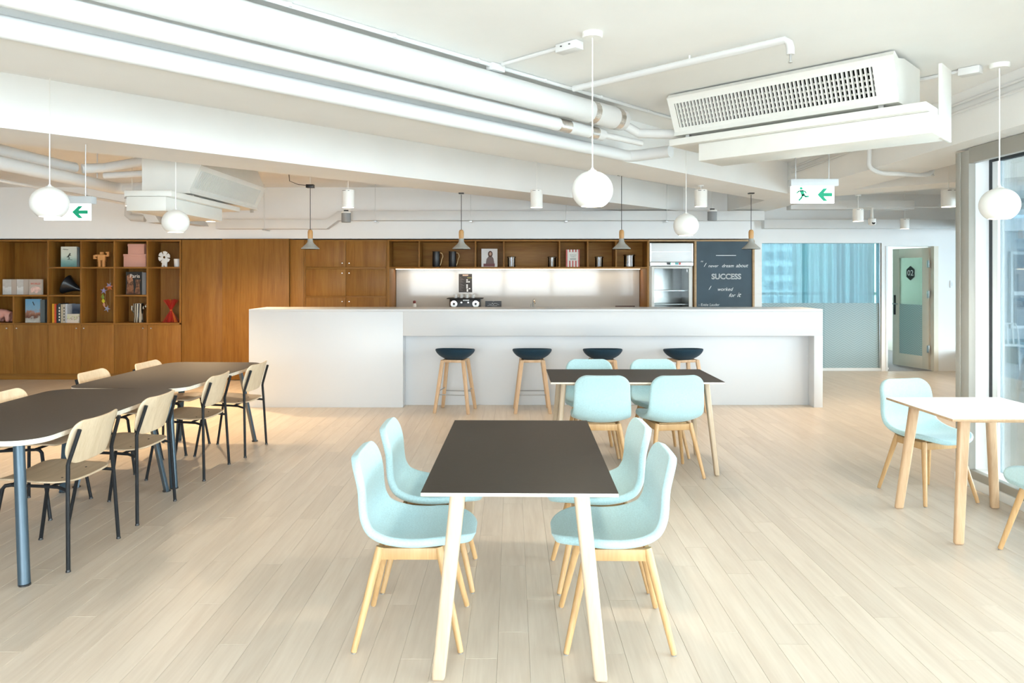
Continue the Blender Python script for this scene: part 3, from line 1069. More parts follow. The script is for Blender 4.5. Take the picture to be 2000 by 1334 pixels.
def make_blue_chair():
    t = thing('shell_chair', 'x', 'chair')
    prof = [(-0.272, 0.432), (-0.245, 0.445), (-0.16, 0.452), (-0.05, 0.440), (0.06, 0.432), (0.13, 0.443), (0.178, 0.478), (0.200, 0.535), (0.204, 0.60), (0.206, 0.67), (0.222, 0.74), (0.240, 0.798)]
    sh = shell(prof, shell_width, 36, 18, 0.185, 0.09, cup, 0.036, M['blue_fabric'])
    sh.parent = t
    sh.name = 'seat_shell'
    for sx in (-1, 1):
        for sy in (-1, 1):
            MB().tube([(sx * 0.135, sy * 0.125, 0.415), (sx * 0.1385, sy * 0.131, 0.39), (sx * 0.210, sy * 0.222, 0.006), (sx * 0.2105, sy * 0.2225, 0.003)], [0.0175, 0.0185, 0.0125, 0.009], 12).build('leg', M['oak_leg'], t)
            MB().lathe([(0.009, 0), (0.010, 0.004)], 10, (sx * 0.2105, sy * 0.2225, 0)).build('glide', M['speaker_grey'], t)
    for s in (-1, 1):
        MB().box(-0.135, 0.135, s * 0.128 - 0.010, s * 0.128 + 0.010, 0.362, 0.412).build('rail', M['oak_leg'], t, bev=0.004)
        MB().box(s * 0.138 - 0.010, s * 0.138 + 0.010, -0.128, 0.128, 0.362, 0.412).build('rail', M['oak_leg'], t, bev=0.004)
    MB().box(-0.11, 0.11, -0.11, 0.11, 0.404, 0.418).build('seat_plate', M['oak_leg'], t)
    return t


bch = make_blue_chair()
spots = [
    ((-0.435, 3.185, 0), 90, 'pale blue shell chair nearest the camera, left side of the foreground table'),
    ((-0.42, 3.745, 0), 91, 'pale blue shell chair further back on the left side of the foreground table'),
    ((0.45, 3.17, 0), -91, 'pale blue shell chair nearest the camera, right side of the foreground table'),
    ((0.45, 3.735, 0), -89, 'pale blue shell chair further back on the right side of the foreground table'),
    ((0.70, 5.70, 0), 178, 'left pale blue chair with its back to the camera at the sideways table'),
    ((1.24, 5.70, 0), 188, 'right pale blue chair with its back to the camera at the sideways table'),
    ((0.70, 6.32, 0), 0, 'left pale blue chair on the bar side of the sideways table'),
    ((1.29, 6.32, 0), 2, 'right pale blue chair on the bar side of the sideways table'),
    ((2.95, 5.10, 0), 12, 'pale blue shell chair behind the small white table'),
    ((3.005, 3.88, 0), -92, 'pale blue shell chair cut by the right frame edge, before the white table'),
]
for i, (l, a, lab) in enumerate(spots):
    if i == 0:
        bch.location, bch.rotation_euler = l, (0, 0, R(a))
        tag(bch, lab, 'chair', 'pale blue shell chairs')
    else:
        copy_tree(bch, l, R(a), lab, 'pale blue shell chairs')

# ================================================================== bar stools
def make_stool():
    t = thing('bar_stool', 'x', 'stool')
    nr, ns = 7, 28
    vs, fs = [], []
    vs.append((0, 0, 0.600))
    for i in range(1, nr + 1):
        q = i / nr
        for j in range(ns):
            a = 2 * math.pi * j / ns
            ca, sa = math.cos(a), math.sin(a)
            ex = math.copysign(abs(ca) ** 0.85, ca)
            ey = math.copysign(abs(sa) ** 0.85, sa)
            lip = 0.118 - 0.022 * (0.5 - 0.5 * sa)          # +y (back) higher
            th = q * R(82)
            z = 0.600 + (lip + 0.012) * (1 - math.cos(th)) / (1 - math.cos(R(82)))
            rr = math.sin(th) / math.sin(R(82))
            vs.append((0.222 * rr * ex, 0.185 * rr * ey, z))
    for j in range(ns):
        fs.append((0, 1 + j, 1 + (j + 1) % ns))
    for i in range(nr - 1):
        for j in range(ns):
            a = 1 + i * ns + j
            b = 1 + i * ns + (j + 1) % ns
            fs.append((a, a + ns, b + ns, b))
    mb = MB(); mb.add(vs, fs)
    o = inst('seat_shell', mb.mesh('seat_shell', M['navy_fabric']), None)
    so = o.modifiers.new('solid', 'SOLIDIFY'); so.thickness = 0.026; so.offset = 0
    ss = o.modifiers.new('sub', 'SUBSURF'); ss.levels = 1; ss.render_levels = 1
    bake(o)
    o.parent = t
    for sx in (-1, 1):
        for sy in (-1, 1):
            hex_leg((sx * 0.120, sy * 0.105, 0.60), (sx * 0.197, sy * 0.175, 0.0), 0.046, 0.030, 0.85, 0.9).build('leg', M['stool_leg'], t, bev=0.007, seg=2)
    for s in (-1, 1):
        MB().box(-0.12, 0.12, s * 0.105 - 0.009, s * 0.105 + 0.009, 0.572, 0.602).build('rail', M['stool_leg'], t, bev=0.003)
        MB().box(s * 0.12 - 0.009, s * 0.12 + 0.009, -0.105, 0.105, 0.572, 0.602).build('rail', M['stool_leg'], t, bev=0.003)
        MB().tube([(-0.170, s * 0.150, 0.21), (0.170, s * 0.150, 0.21)], 0.006, 8).build('footrest', M['speaker_grey'], t)
        MB().tube([(s * 0.163, -0.144, 0.245), (s * 0.163, 0.144, 0.245)], 0.006, 8).build('footrest', M['speaker_grey'], t)
    MB().box(-0.10, 0.10, -0.09, 0.09, 0.575, 0.592).build('seat_plate', M['black_plastic'], t)
    return t


st = make_stool()
sspots = [((-0.655, 8.27, 0), 170, 'navy bar stool furthest left, standing clear before the counter recess'),
          ((0.232, 8.27, 0), 181, 'second navy bar stool from the left, left of the sideways table'),
          ((1.045, 8.27, 0), 182, 'third navy bar stool from the left, behind the left pale blue chair'),
          ((1.975, 8.27, 0), 196, 'navy bar stool furthest right, behind the right end of the sideways table')]
for i, (l, a, lab) in enumerate(sspots):
    if i == 0:
        st.location, st.rotation_euler = l, (0, 0, R(a))
        tag(st, lab, 'stool', 'navy bar stools along the counter')
    else:
        copy_tree(st, l, R(a), lab, 'navy bar stools along the counter')

# ================================================================== long dark tables (left)
def rounded_rect(w_, l_, r, n=8):
    pts = []
    for (sx, sy, a0) in ((1, 1, 0), (-1, 1, 90), (-1, -1, 180), (1, -1, 270)):
        cx_, cy_ = sx * (w_ / 2 - r), sy * (l_ / 2 - r)
        for k in range(n + 1):
            a = R(a0 + 90 * k / n)
            pts.append((cx_ + r * math.cos(a), cy_ + r * math.sin(a)))
    return pts


def make_long_table(label, L, loc, rotz):
    t = thing('conference_table', label, 'table', loc, rotz, 'long dark tables')
    W2 = 0.90
    pts = rounded_rect(W2, L, 0.15)
    MB().prism([(x, y, 0.712) for x, y in pts], (0, 0, 0.026)).build('core_board', M['ply_edge'], t, bev=0.001)
    pts = rounded_rect(W2 - 0.001, L - 0.001, 0.15)
    MB().prism([(x, y, 0.738) for x, y in pts], (0, 0, 0.002)).build('tabletop', M['laminate_brown'], t)
    MB().box(-0.05, 0.05, -L / 2 + 0.2, L / 2 - 0.2, 0.672, 0.712).build('beam', M['black_metal'], t)
    # half-round splayed legs
    for sx in (-1, 1):
        for sy in (-1, 1):
            top = Vector((sx * 0.262, sy * (L / 2 - 0.16), 0.712))
            foot = Vector((sx * 0.362, sy * (L / 2 - 0.05), 0.0))
            out = Vector((sx, sy, 0)).normalized()
            side = Vector((-out.y, out.x, 0))
            vs, fs = [], []
            n = 8
            for (c, k) in ((foot, 1.05), (top, 1.0)):
                ring = [c + side * (0.027 * k * math.cos(math.pi * q / n)) + out * (0.028 * k * math.sin(math.pi * q / n)) for q in range(n + 1)]
                vs += ring
            m_ = n + 1
            for q in range(n): fs.append((q, q + 1, m_ + q + 1, m_ + q))
            fs.append((n, 0, m_, m_ + n))
            fs.append(tuple(range(m_))[::-1]); fs.append(tuple(range(m_, 2 * m_)))
            lg = MB(); lg.add(vs, fs)
            o = lg.build('leg', M['petrol_metal'], t)
            MB().tube([foot + out * 0.01, foot + out * 0.01 + Vector((0, 0, 0.008))], 0.028, 10).build('foot_pad', M['black_plastic'], o)
            a, b = Vector((0, sy * (L / 2 - 0.3), 0.69)), top - Vector((0, 0, 0.018))
            MB().tube([a, b], 0.014, 6).build('strut', M['black_metal'], t)
    return t


make_long_table('long dark brown table with rounded corners, nearer of the two on the left', 1.66, (-2.855, 4.405, 0), R(1.5))
make_long_table('long dark brown table with rounded corners, further one towards the bookcase', 1.58, (-2.825, 6.035, 0), R(-2.2))

# ================================================================== oak chairs with black tube frames
def make_oak_chair():
    t = thing('wooden_chair', 'x', 'chair')
    # seat: thin curved plywood
    prof = [(-0.215, 0.452), (-0.19, 0.464), (-0.10, 0.468), (0.0, 0.458), (0.10, 0.452), (0.19, 0.456), (0.215, 0.462)]
    s = shell(prof, lambda q: 0.212 + 0.012 * math.sin(math.pi * q), 14, 10, 0.09, 0.10, lambda q: 0.012, 0.012, M['oak_seat'])
    s.parent = t; s.name = 'seat'
    # backrest: curved veneer panel, rounded corners
    prof = [(0.196, 0.545), (0.208, 0.60), (0.226, 0.67), (0.246, 0.735), (0.262, 0.782)]
    b = shell(prof, lambda q: 0.222, 12, 12, 0.10, 0.07, lambda q: 0.034, 0.012, M['oak_veneer'])
    b.parent = t; b.name = 'backrest'
    K = M['black_metal']
    for sx in (-1, 1):
        # rear leg with kink carrying the backrest
        path = [(sx * 0.242, 0.215, 0.004), (sx * 0.218, 0.198, 0.42), (sx * 0.207, 0.192, 0.555), (sx * 0.204, 0.196, 0.575), (sx * 0.192, 0.246, 0.742)]
        MB().tube(path, 0.0105, 10).build('leg', K, t)
        path = [(sx * 0.222, -0.235, 0.004), (sx * 0.198, -0.165, 0.425), (sx * 0.196, -0.15, 0.442), (sx * 0.19, -0.12, 0.446)]
        MB().tube(path, 0.0105, 10).build('leg', K, t)
        MB().tube([(sx * 0.19, -0.13, 0.444), (sx * 0.185, 0.05, 0.436), (sx * 0.19, 0.13, 0.432), (sx * 0.217, 0.199, 0.42)], 0.009, 8).build('seat_frame', K, t)
        for (x, y) in ((0.242, 0.215), (0.222, -0.235)):
            MB().lathe([(0.013, 0), (0.013, 0.005), (0.0105, 0.012)], 10, (sx * x, y, 0)).build('foot_cap', M['black_plastic'], t)
        for y in (-0.1, 0.1):
            MB().lathe([(0.006, 0), (0.006, 0.002), (0.003, 0.003)], 8, (sx * 0.11, y, 0.4695 if y < 0 else 0.4605)).build('screw', M['black_metal'], t)
    MB().tube([(-0.19, -0.12, 0.446), (0.19, -0.12, 0.446)], 0.009, 8).build('crossbar', K, t)
    MB().tube([(-0.187, 0.09, 0.434), (0.187, 0.09, 0.434)], 0.009, 8).build('crossbar', K, t)
    return t


och = make_oak_chair()
ospots = [((-2.56, 4.03, 0), -90, 'oak and black tube chair nearest the camera at the long tables'),
          ((-2.56, 4.74, 0), -91, 'second oak and black tube chair from the camera, right side of the long tables'),
          ((-2.56, 5.70, 0), -90, 'third oak and black tube chair from the camera, right side of the long tables'),
          ((-2.50, 6.41, 0), -92, 'furthest oak and black tube chair on the right side of the long tables'),
          ((-3.19, 4.81, 0), 90, 'oak chair backrest showing beyond the nearer long table at left edge'),
          ((-3.20, 5.86, 0), 90, 'oak chair backrest showing behind the middle of the long tables'),
          ((-3.06, 6.46, 0), 88, 'furthest oak chair on the bookcase side of the long tables')]
for i, (l, a, lab) in enumerate(ospots):
    if i == 0:
        och.location, och.rotation_euler = l, (0, 0, R(a))
        tag(och, lab, 'chair', 'oak chairs around the long tables')
    else:
        copy_tree(och, l, R(a), lab, 'oak chairs around the long tables')

# ================================================================== LAMPS
def lamp_light(parent, z, watts, size=0.06, col=(1.0, 0.80, 0.56), angle=150):
    l = bpy.data.lights.new('bulb_light', 'SPOT')
    l.energy = watts
    l.color = col
    l.shadow_soft_size = size
    l.spot_size = R(angle)
    l.spot_blend = 0.8
    o = bpy.data.objects.new('bulb_light', l)
    COL.objects.link(o)
    o.parent = parent
    o.location = (0, 0, z)
    return o


def globe_lamp(label, x, y, zc):
    """white ball pendant cut open at the bottom; base of the Empty on the ceiling canopy"""
    t = thing('globe_pendant', label, 'pendant lamp', (x, y, 0), group='white globe pendants')
    r = 0.111
    prof = [(0.02, zc + r * 0.985)]
    for k in range(1, 25):
        a = R(8 + (145 - 8) * k / 24)
        prof.append((r * math.sin(a), zc + r * math.cos(a) * 0.95))
    zb = prof[-1][1]
    rb = prof[-1][0]
    # inner wall going back up
    prof += [(rb - 0.004, zb), (rb + 0.012, zb + 0.03), (0.02, zb + 0.03)]
    MB().lathe(prof, 40).build('shade', M['shade_white'], t)
    MB().lathe([(0.001, zb + 0.010), (rb - 0.003, zb + 0.010), (rb - 0.003, zb + 0.014), (0.001, zb + 0.014)], 32).build('diffuser', M['lamp_glow'], t)
    MB().lathe([(0.012, zc + r * 0.94), (0.012, zc + r * 1.0), (0.006, zc + r * 1.10)], 16).build('cap', M['shade_white'], t)
    MB().tube([(0, 0, zc + r), (0, 0, CEIL - 0.02)], 0.0035, 8).build('cord', M['shade_white'], t)
    MB().lathe([(0.050, CEIL - 0.028), (0.056, CEIL - 0.02), (0.056, CEIL)], 28).build('canopy', M['shade_white'], t)
    lamp_light(t, zb - 0.005, 16, rb, (1.0, 0.86, 0.68), 165)
    return t


globe_lamp('large white globe pendant hanging near the centre of the picture', 0.435, 3.88, 2.028)
globe_lamp('white globe pendant at the right, hanging before the side window', 3.026, 4.45, 2.005)
globe_lamp('white globe pendant at far left above the long tables', -2.967, 4.60, 2.03)
globe_lamp('smaller looking white globe pendant further back, in front of the oak panels', -2.872, 6.12, 2.02)
globe_lamp('smaller looking white globe pendant further back, above the display fridge', 1.54, 6.34, 2.005)

# concrete cone pendants over the bar
def cone_lamp(label, px, zcap, ztop):
    YP = 8.30
    t = thing('cone_pendant', label, 'pendant lamp', (X_(px, YP), YP, 0), group='grey cone pendants over the bar')
    zb = Z_(486.5, YP)
    z1, z2, z3 = Z_(466, YP), Z_(448.5, YP), 0
    MB().lathe([(0.104, zb), (0.1035, zb + 0.008), (0.085, zb + 0.025), (0.045, zb + 0.062), (0.031, zb + 0.085), (0.029, z1), (0.020, z1),
                (0.020, zb + 0.07), (0.09, zb + 0.012), (0.098, zb)], 32).build('shade', M['concrete_grey'], t)
    MB().lathe([(0.027, z1), (0.029, z1 + 0.03), (0.029, z2 - 0.025), (0.022, z2 - 0.006), (0.006, z2)], 20).build('socket', M['lamp_wood'], t)
    MB().lathe([(0.001, zb + 0.008), (0.082, zb + 0.008), (0.082, zb + 0.012), (0.001, zb + 0.012)], 24).build('diffuser', M['lamp_glow'], t)
    MB().tube([(0, 0, z2 - 0.002), (0, 0, zcap - 0.02)], 0.0038, 8).build('cord', M['black_plastic'], t)
    if ztop - zcap > 0.05:
        MB().box(-0.045, 0.045, -0.03, 0.03, zcap - 0.03, zcap + 0.01).build('ceiling_cap', M['black_plastic'], t, bev=0.004)
        MB().tube([(0, 0, zcap), (0, 0, ztop)], 0.004, 8).build('hanger', M['shade_white'], t)
        MB().tube([(-0.04, 0, zcap), (-0.14, 0.0, zcap + 0.01), (-0.24, 0.0, zcap + 0.05), (-0.26, 0.0, ztop)], 0.004, 6).build('feed_wire', M['black_plastic'], t)
    else:
        MB().box(-0.03, 0.03, -0.03, 0.03, ztop - 0.012, ztop).build('ceiling_cap', M['black_plastic'], t)
    lamp_light(t, zb - 0.005, 2.0, 0.07, angle=120)
    return t


cone_lamp('grey cone pendant furthest left, hanging before the oak cupboard', 606, 2.607, CEIL)
cone_lamp('grey cone pendant second from left, above the coffee machine', 901, SOF, SOF)
cone_lamp('grey cone pendant third from left, just left of the fridge', 1214, 2.75, CEIL)
cone_lamp('grey cone pendant furthest right, overlapping the chalkboard edge', 1467, SOF, SOF)

# white cylinder downlights
def can_lamp(label, px, py, Y, dia, hgt, ztop=CEIL, watts=20, beam=80):
    t = thing('cylinder_downlight', label, 'downlight', (X_(px, Y), Y, 0), group='white cylinder downlights')
    zc = Z_(py, Y)
    r = dia / 2
    MB().lathe([(r - 0.006, zc - hgt / 2 + 0.012), (r - 0.004, zc - hgt / 2), (r, zc - hgt / 2), (r, zc + hgt / 2 - 0.005), (r - 0.006, zc + hgt / 2)], 28).build('body', M['shade_white'], t)
    MB().lathe([(0.001, zc - hgt / 2 + 0.004), (r - 0.007, zc - hgt / 2 + 0.004), (r - 0.007, zc - hgt / 2 + 0.008), (0.001, zc - hgt / 2 + 0.008)], 24).build('diffuser', M['lamp_glow'], t)
    MB().tube([(0, 0, zc + hgt / 2), (0, 0, ztop)], 0.0035, 6).build('cord', M['shade_white'], t)
    MB().lathe([(0.03, ztop - 0.012), (0.03, ztop)], 16).build('canopy', M['shade_white'], t)
    MB().box(-r * 0.7, r * 0.4, -r * 0.98, -r * 0.9, zc + hgt / 2 - 0.016, zc + hgt / 2 - 0.012).build('slot', M['black_plastic'], t)
    lamp_light(t, zc - hgt / 2 - 0.005, watts, r * 0.8, (1.0, 0.72, 0.42), beam)
    return t


can_lamp('white cylinder downlight above the oak cupboard, over a grey cylinder', 680, 388, 7.6, 0.13, 0.19, watts=12)
can_lamp('white cylinder downlight left of the large centre globe', 1048, 388, 7.6, 0.13, 0.19)
can_lamp('white cylinder downlight above the fridge, beside a grey cylinder', 1369, 387, 7.6, 0.13, 0.18, SOF)
can_lamp('white cylinder downlight at right, against the grey window jamb', 1853, 387, 7.0, 0.135, 0.17, watts=45, beam=110)
can_lamp('white cylinder downlight above the glass partition, beside the round camera', 1676, 420, 8.5, 0.12, 0.15, SOF, watts=45, beam=110)
can_lamp('white cylinder downlight above the door with the 02 plate', 1767, 437, 10.5, 0.12, 0.15, watts=45, beam=110)
can_lamp('glowing white downlight at left above the bookcase, under the air conditioner', 258, 394, 7.2, 0.13, 0.09, watts=110, beam=115)
can_lamp('glowing white downlight at left above the oak panels', 411, 425, 9.0, 0.12, 0.10, watts=130, beam=150)

# grey cylinder speakers under the trunking
for lab, px, py in (('grey cylinder speaker under the trunking, above the oak cupboard', 676, 424), ('grey cylinder speaker under the trunking, above the chalkboard', 1391, 421)):
    Y = 10.2
    t = thing('pendant_speaker', lab, 'speaker', (X_(px, Y), Y, 0), group='grey cylinder speakers')
    zc = Z_(py, Y)
    MB().lathe([(0.062, zc - 0.075), (0.066, zc - 0.07), (0.066, zc + 0.055), (0.06, zc + 0.058)], 24).build('body', M['speaker_grey'], t)
    MB().lathe([(0.067, zc + 0.055), (0.067, zc + 0.075), (0.06, zc + 0.078)], 24).build('lid', M['shade_white'], t)
    MB().box(-0.03, 0.03, -0.015, 0.015, zc + 0.076, zc + 0.10).build('bracket', M['black_plastic'], t)
    MB().tube([(0, 0, zc + 0.09), (0, 0, CEIL)], 0.004, 6).build('rod', M['shade_white'], t)

# ================================================================== exit signs
def exit_sign(label, x, y, zt, zb, ztop, man=True, wpx=0.335):
    t = thing('exit_sign', label, 'exit sign', (x, y, 0), group='green arrow exit signs')
    hw_ = wpx / 2
    hd_ = (zt - zb)
    MB().box(-hw_ - 0.012, hw_ + 0.025, -0.035, 0.035, zt, zt + 0.055).build('housing', M['sign_housing'], t, bev=0.006)
    MB().box(-hw_, hw_, -0.008, 0.008, zb, zt).build('panel', M['sign_glow'], t)
    for sx in (-0.13, 0.13):
        MB().tube([(sx, 0, zt + 0.05), (sx, 0, ztop)], 0.0035, 6).build('rod', M['steel'], t)
    zc = (zt + zb) / 2
    k = hd_ / 0.14
    # arrow pointing left
    a = 0.095
    pts = [(a - 0.058, 0), (a - 0.012, 0.052), (a + 0.020, 0.052), (a - 0.010, 0.015), (a + 0.056, 0.015), (a + 0.056, -0.015), (a - 0.010, -0.015), (a + 0.020, -0.052), (a - 0.012, -0.052)]
    MB().prism([(u, -0.0095, zc + v * k) for u, v in pts], (0, 0.0012, 0)).build('arrow', M['sign_green'], t)
    if man:
        m = MB()
        ox_ = -0.085
        def S(p, w): m.strip([(ox_ + u, zc + v * k) for u, v in p], w, -0.0095, -0.0083)
        m.prism([(ox_ - 0.006 + 0.012 * math.cos(R(30 * q)), -0.0095, zc + 0.052 * k + 0.010 * math.sin(R(30 * q))) for q in range(12)], (0, 0.0012, 0))
        S([(-0.002, 0.030), (0.010, -0.002)], 0.026)
        S([(-0.004, 0.034), (-0.026, 0.026), (-0.038, 0.014)], 0.010)
        S([(0.004, 0.034), (0.024, 0.026), (0.034, 0.014)], 0.010)
        S([(0.008, -0.002), (-0.004, -0.026), (-0.022, -0.046)], 0.013)
        S([(0.012, -0.002), (0.030, -0.016), (0.052, -0.014)], 0.013)
        S([(-0.044, 0.050), (-0.044, -0.052), (-0.026, -0.056)], 0.003)
        S([(0.044, 0.030), (0.046, -0.006)], 0.003)
        S([(0.046, -0.030), (0.040, -0.052)], 0.003)
        m.build('running_figure', M['sign_green'], t)
    return t


exit_sign('hanging exit sign with running figure and green arrow, right of centre', X_(1586.5, 5.6), 5.6, Z_(364, 5.6), Z_(397, 5.6), CEIL)
exit_sign('hanging exit sign with green arrow half hidden by the far left globe', -3.235, 5.22, Z_(398, 5.2), Z_(430, 5.2), SOF, man=True)

# ================================================================== air conditioners
def ac_unit(label, loc, rotz, L, box_x, tray_x, ztop, nsl, plate=True):
    """front faces local -y; z=0 at the underside of the lower box"""
    t = thing('air_conditioner', label, 'air conditioner', loc, rotz, 'ceiling air conditioners')
    h_ = L / 2
    A = M['ac_white']
    H = ztop
    prof = [(0.10, 0.205), (0.112, 0.235), (0.012, 0.445), (0.0, 0.462), (0.03, 0.49), (0.11, H - 0.02), (0.22, H), (0.55, H), (0.55, 0.205)]
    mb = MB()
    # hood as shell around the grille opening: ends + top + underside
    gx0, gx1 = -h_ + 0.05, h_ - 0.12
    g_lo, g_hi = 0.12, 0.88            # along the sloping front
    lo = Vector((0.112, 0.235)); hi = Vector((0.012, 0.445))
    def fp(x, q, out=0.0):
        p = lo.lerp(hi, q)
        nrm = Vector((-(hi - lo).y, (hi - lo).x)).normalized()
        return Vector((x, p.x + nrm.x * out, p.y + nrm.y * out))
    n = len(prof)
    vs = [(x, y, z) for x in (-h_, h_) for (y, z) in prof]
    fs = [tuple(range(n)), tuple(range(n, 2 * n))[::-1]]
    for i in range(n):
        j = (i + 1) % n
        if i == 1: continue
        fs.append((i, j, n + j, n + i))
    mb.add(vs, fs)
    # front frame around the opening
    def q4(xa, xb, qa, qb):
        mb.add([fp(xa, qa), fp(xb, qa), fp(xb, qb), fp(xa, qb)], [(0, 1, 2, 3)])
    q4(-h_, h_, 0, g_lo); q4(-h_, h_, g_hi, 1); q4(-h_, gx0, g_lo, g_hi); q4(gx1, h_, g_lo, g_hi)
    hood = mb.build('hood', A, t)
    # recess behind the grille
    rc = MB()
    a, b, c, d = fp(gx0, g_lo), fp(gx1, g_lo), fp(gx1, g_hi), fp(gx0, g_hi)
    off = Vector((0, 0.09, 0.03))
    rc.add([a, b, c, d, a + off, b + off, c + off, d + off], [(4, 5, 6, 7), (0, 1, 5, 4), (1, 2, 6, 5), (2, 3, 7, 6), (3, 0, 4, 7)])
    rc.build('grille_recess', M['dark_hole'], t)
    # louvres
    ang = math.atan2((hi - lo).y, (hi - lo).x)
    ln = (hi - lo).length * (g_hi - g_lo)
    sl = MB().box(-0.0045, 0.0045, -0.008, 0.016, -ln / 2, ln / 2).mesh('slat', A)
    mid = fp(0, (g_lo + g_hi) / 2)
    tilt = math.atan2(-(hi - lo).x, (hi - lo).y)
    for k in range(nsl):
        x = gx0 + (gx1 - gx0) * (k + 0.5) / nsl
        inst('slat', sl, t, (x, mid.y, mid.z), (tilt, 0, R(0)))
    hb = MB().box(-(gx1 - gx0) / 2, (gx1 - gx0) / 2, -0.002, 0.003, -0.006, 0.006).mesh('crossbar', A)
    for q in (0.2, 0.4, 0.6, 0.8):
        p = fp((gx0 + gx1) / 2, g_lo + (g_hi - g_lo) * q)
        inst('crossbar', hb, t, (p.x, p.y + 0.022, p.z), (tilt, 0, 0))
    # drip tray and lower box
    MB().box(tray_x[0], tray_x[1], 0.05, 0.46, 0.125, 0.175).build('drip_tray', A, t, bev=0.006)
    MB().box(box_x[0], box_x[1], 0.10, 0.44, 0.0, 0.124).build('lower_box', A, t, bev=0.006)
    e = box_x[1] if abs(box_x[1]) > abs(box_x[0]) else box_x[0]
    if plate: MB().box(min(e, e - 0.02), max(e, e - 0.02) + 0.001, 0.30, 0.52, -0.002, 0.44).build('end_plate', A, t, bev=0.004)
    for x in (-h_ + 0.1, h_ - 0.1):
        MB().box(x - 0.015, x + 0.015, 0.12, 0.15, 0.17, 0.215).build('bracket', M['steel'], t)
    return t


p1 = TN(4.5, 2.03)
ac_unit('large cream ceiling air conditioner with dark latticed grille at upper right', (p1.x, p1.y, 2.38), -R(90 - 46.13), 1.50, (-0.55, 0.93), (-0.76, 0.91), 0.485, 50)
ac_unit('smaller looking ceiling air conditioner with grey grille above the bookcase', (-2.87, 7.50, 2.12), R(90), 1.75, (-1.35, -0.15), (-1.35, 0.2), 0.70, 56, False)

# ================================================================== pipes and conduits
def pipe(name, label, path, r, m='pipe_white', cat='pipe', seg=16, group=None):
    b = Vector(path[0])
    o = MB().tube([Vector(p) - b for p in path], r, seg).build(name, M[m], None, b)
    return tag(o, label, cat, group)


pb_ = pipe('insulated_pipe', 'thickest white insulated pipe running along the diagonal ceiling beam', [TN(-4.2, 3.18, 2.748), TN(4.48, 3.18, 2.748), TN(4.52, 3.18, 2.748)], [0.083, 0.083, 0.078])
for (t0, t1) in ((4.10, 4.16), (4.40, 4.46)):
    MB().tube([TN(t0, 3.18, 2.748) - TN(-4.2, 3.18, 2.748), TN(t1, 3.18, 2.748) - TN(-4.2, 3.18, 2.748)], 0.0845, 16).build('foil_band', M['foil'], pb_)
MB().tube([TN(4.5, 3.18, 2.725) - TN(-4.2, 3.18, 2.748), TN(4.66, 3.12, 2.66) - TN(-4.2, 3.18, 2.748), TN(4.74, 2.80, 2.62) - TN(-4.2, 3.18, 2.748)], 0.036, 12).build('outlet_branch', M['pipe_white'], pb_)
pb_ = pipe('insulated_pipe', 'middle white insulated pipe under the thickest one along the beam', [TN(-4.2, 3.24, 2.622), TN(4.35, 3.24, 2.622)], 0.045)
for (t0, t1) in ((3.83, 3.95), (4.18, 4.27)):
    MB().tube([TN(t0 + 4.2, 0, 0), TN(t1 + 4.2, 0, 0)], 0.0465, 16).build('foil_band', M['foil'], pb_)
MB().tube([TN(4.3 + 4.2, 0, 0), TN(4.75 + 4.2, -0.08, -0.02)], 0.024, 12).build('outlet_branch', M['pipe_white'], pb_)
pipe('insulated_pipe', 'lowest white insulated pipe along the beam, elbowing towards the air conditioner', [TN(-4.2, 3.405, 2.548), TN(4.86, 3.405, 2.548), TN(4.92, 3.39, 2.548), TN(4.95, 3.33, 2.548), TN(4.95, 3.02, 2.548)], 0.047)
sp1 = pipe('sprinkler_pipe', 'white sprinkler pipe on the ceiling left of the large air conditioner', [TN(4.14 * .922 + .0, 3.085, 2.84), TN(4.14 * .922, 1.62, 2.84), TN(4.14 * .922, 1.60, 2.82), TN(4.14 * .922, 1.592, 2.79), TN(4.14 * .922, 1.592, 2.755)], 0.021)
sprk = [(0.004, 0.0), (0.012, 0.004), (0.012, 0.010), (0.006, 0.014), (0.006, 0.045), (0.010, 0.05)]
q = TN(4.14 * .922, 1.592)
MB().lathe(sprk, 12).build('sprinkler_head', M['steel'], sp1, Vector((q.x, q.y, 2.708)) - sp1.location)
for n_ in (2.2,):
    q = TN(4.14 * .922, n_)
    tag(MB().tube([(0, 0, 0), (0, 0, CEIL - 2.845)], 0.006, 8).build('pipe_hanger', M['pipe_white'], None, (q.x, q.y, 2.845)), 'small hanger holding the sprinkler pipe to the ceiling', 'hanger')
pc = pipe('conduit', 'thin white conduit on the ceiling running beside the thick pipe', [TN(-4.0, 3.16, 2.866), TN(5.3, 3.16, 2.866)], 0.013, seg=10)
for k in range(9):
    MB().lathe([(0.018, 0), (0.018, 0.02)], 10, tuple(TN(0.5 + k * 0.62, 3.16, 2.857) - TN(-4.0, 3.16, 2.866))).build('clip', M['pipe_white'], pc)
bxm = MB().box(-0.03, 0.03, -0.055, 0.055, -0.032, 0.012)
ob = inst('junction_box', bxm.mesh('junction_box', M['pipe_white'], bev=0.004), pc, TN(3.14, 3.16, 2.866) - TN(-4.0, 3.16, 2.866), (0, 0, -R(43.9)))
pc2 = pipe('conduit', 'short white conduit branch leading to the centre globe pendant canopy', [TN(3.14, 3.10, 2.866), TN(3.14, 2.62, 2.866)], 0.012, seg=10)
jb = MB().box(-0.075, 0.075, -0.035, 0.035, -0.035, 0.012).build('junction_box', M['pipe_white'], pc2, TN(3.14, 2.57, 2.866) - TN(3.14, 3.10, 2.866), (0, 0, -R(43.9)), bev=0.004)
for s in (-0.03, 0.03):
    MB().lathe([(0.006, 0), (0.006, 0.004)], 8, (s, -0.037, -0.01)).build('knockout', M['black_plastic'], jb)
pipe('conduit', 'white conduit hugging the underside of the diagonal beam edge', [TN(3.9, 4.03, 2.535), TN(8.4, 4.03, 2.535)], 0.010, seg=8)
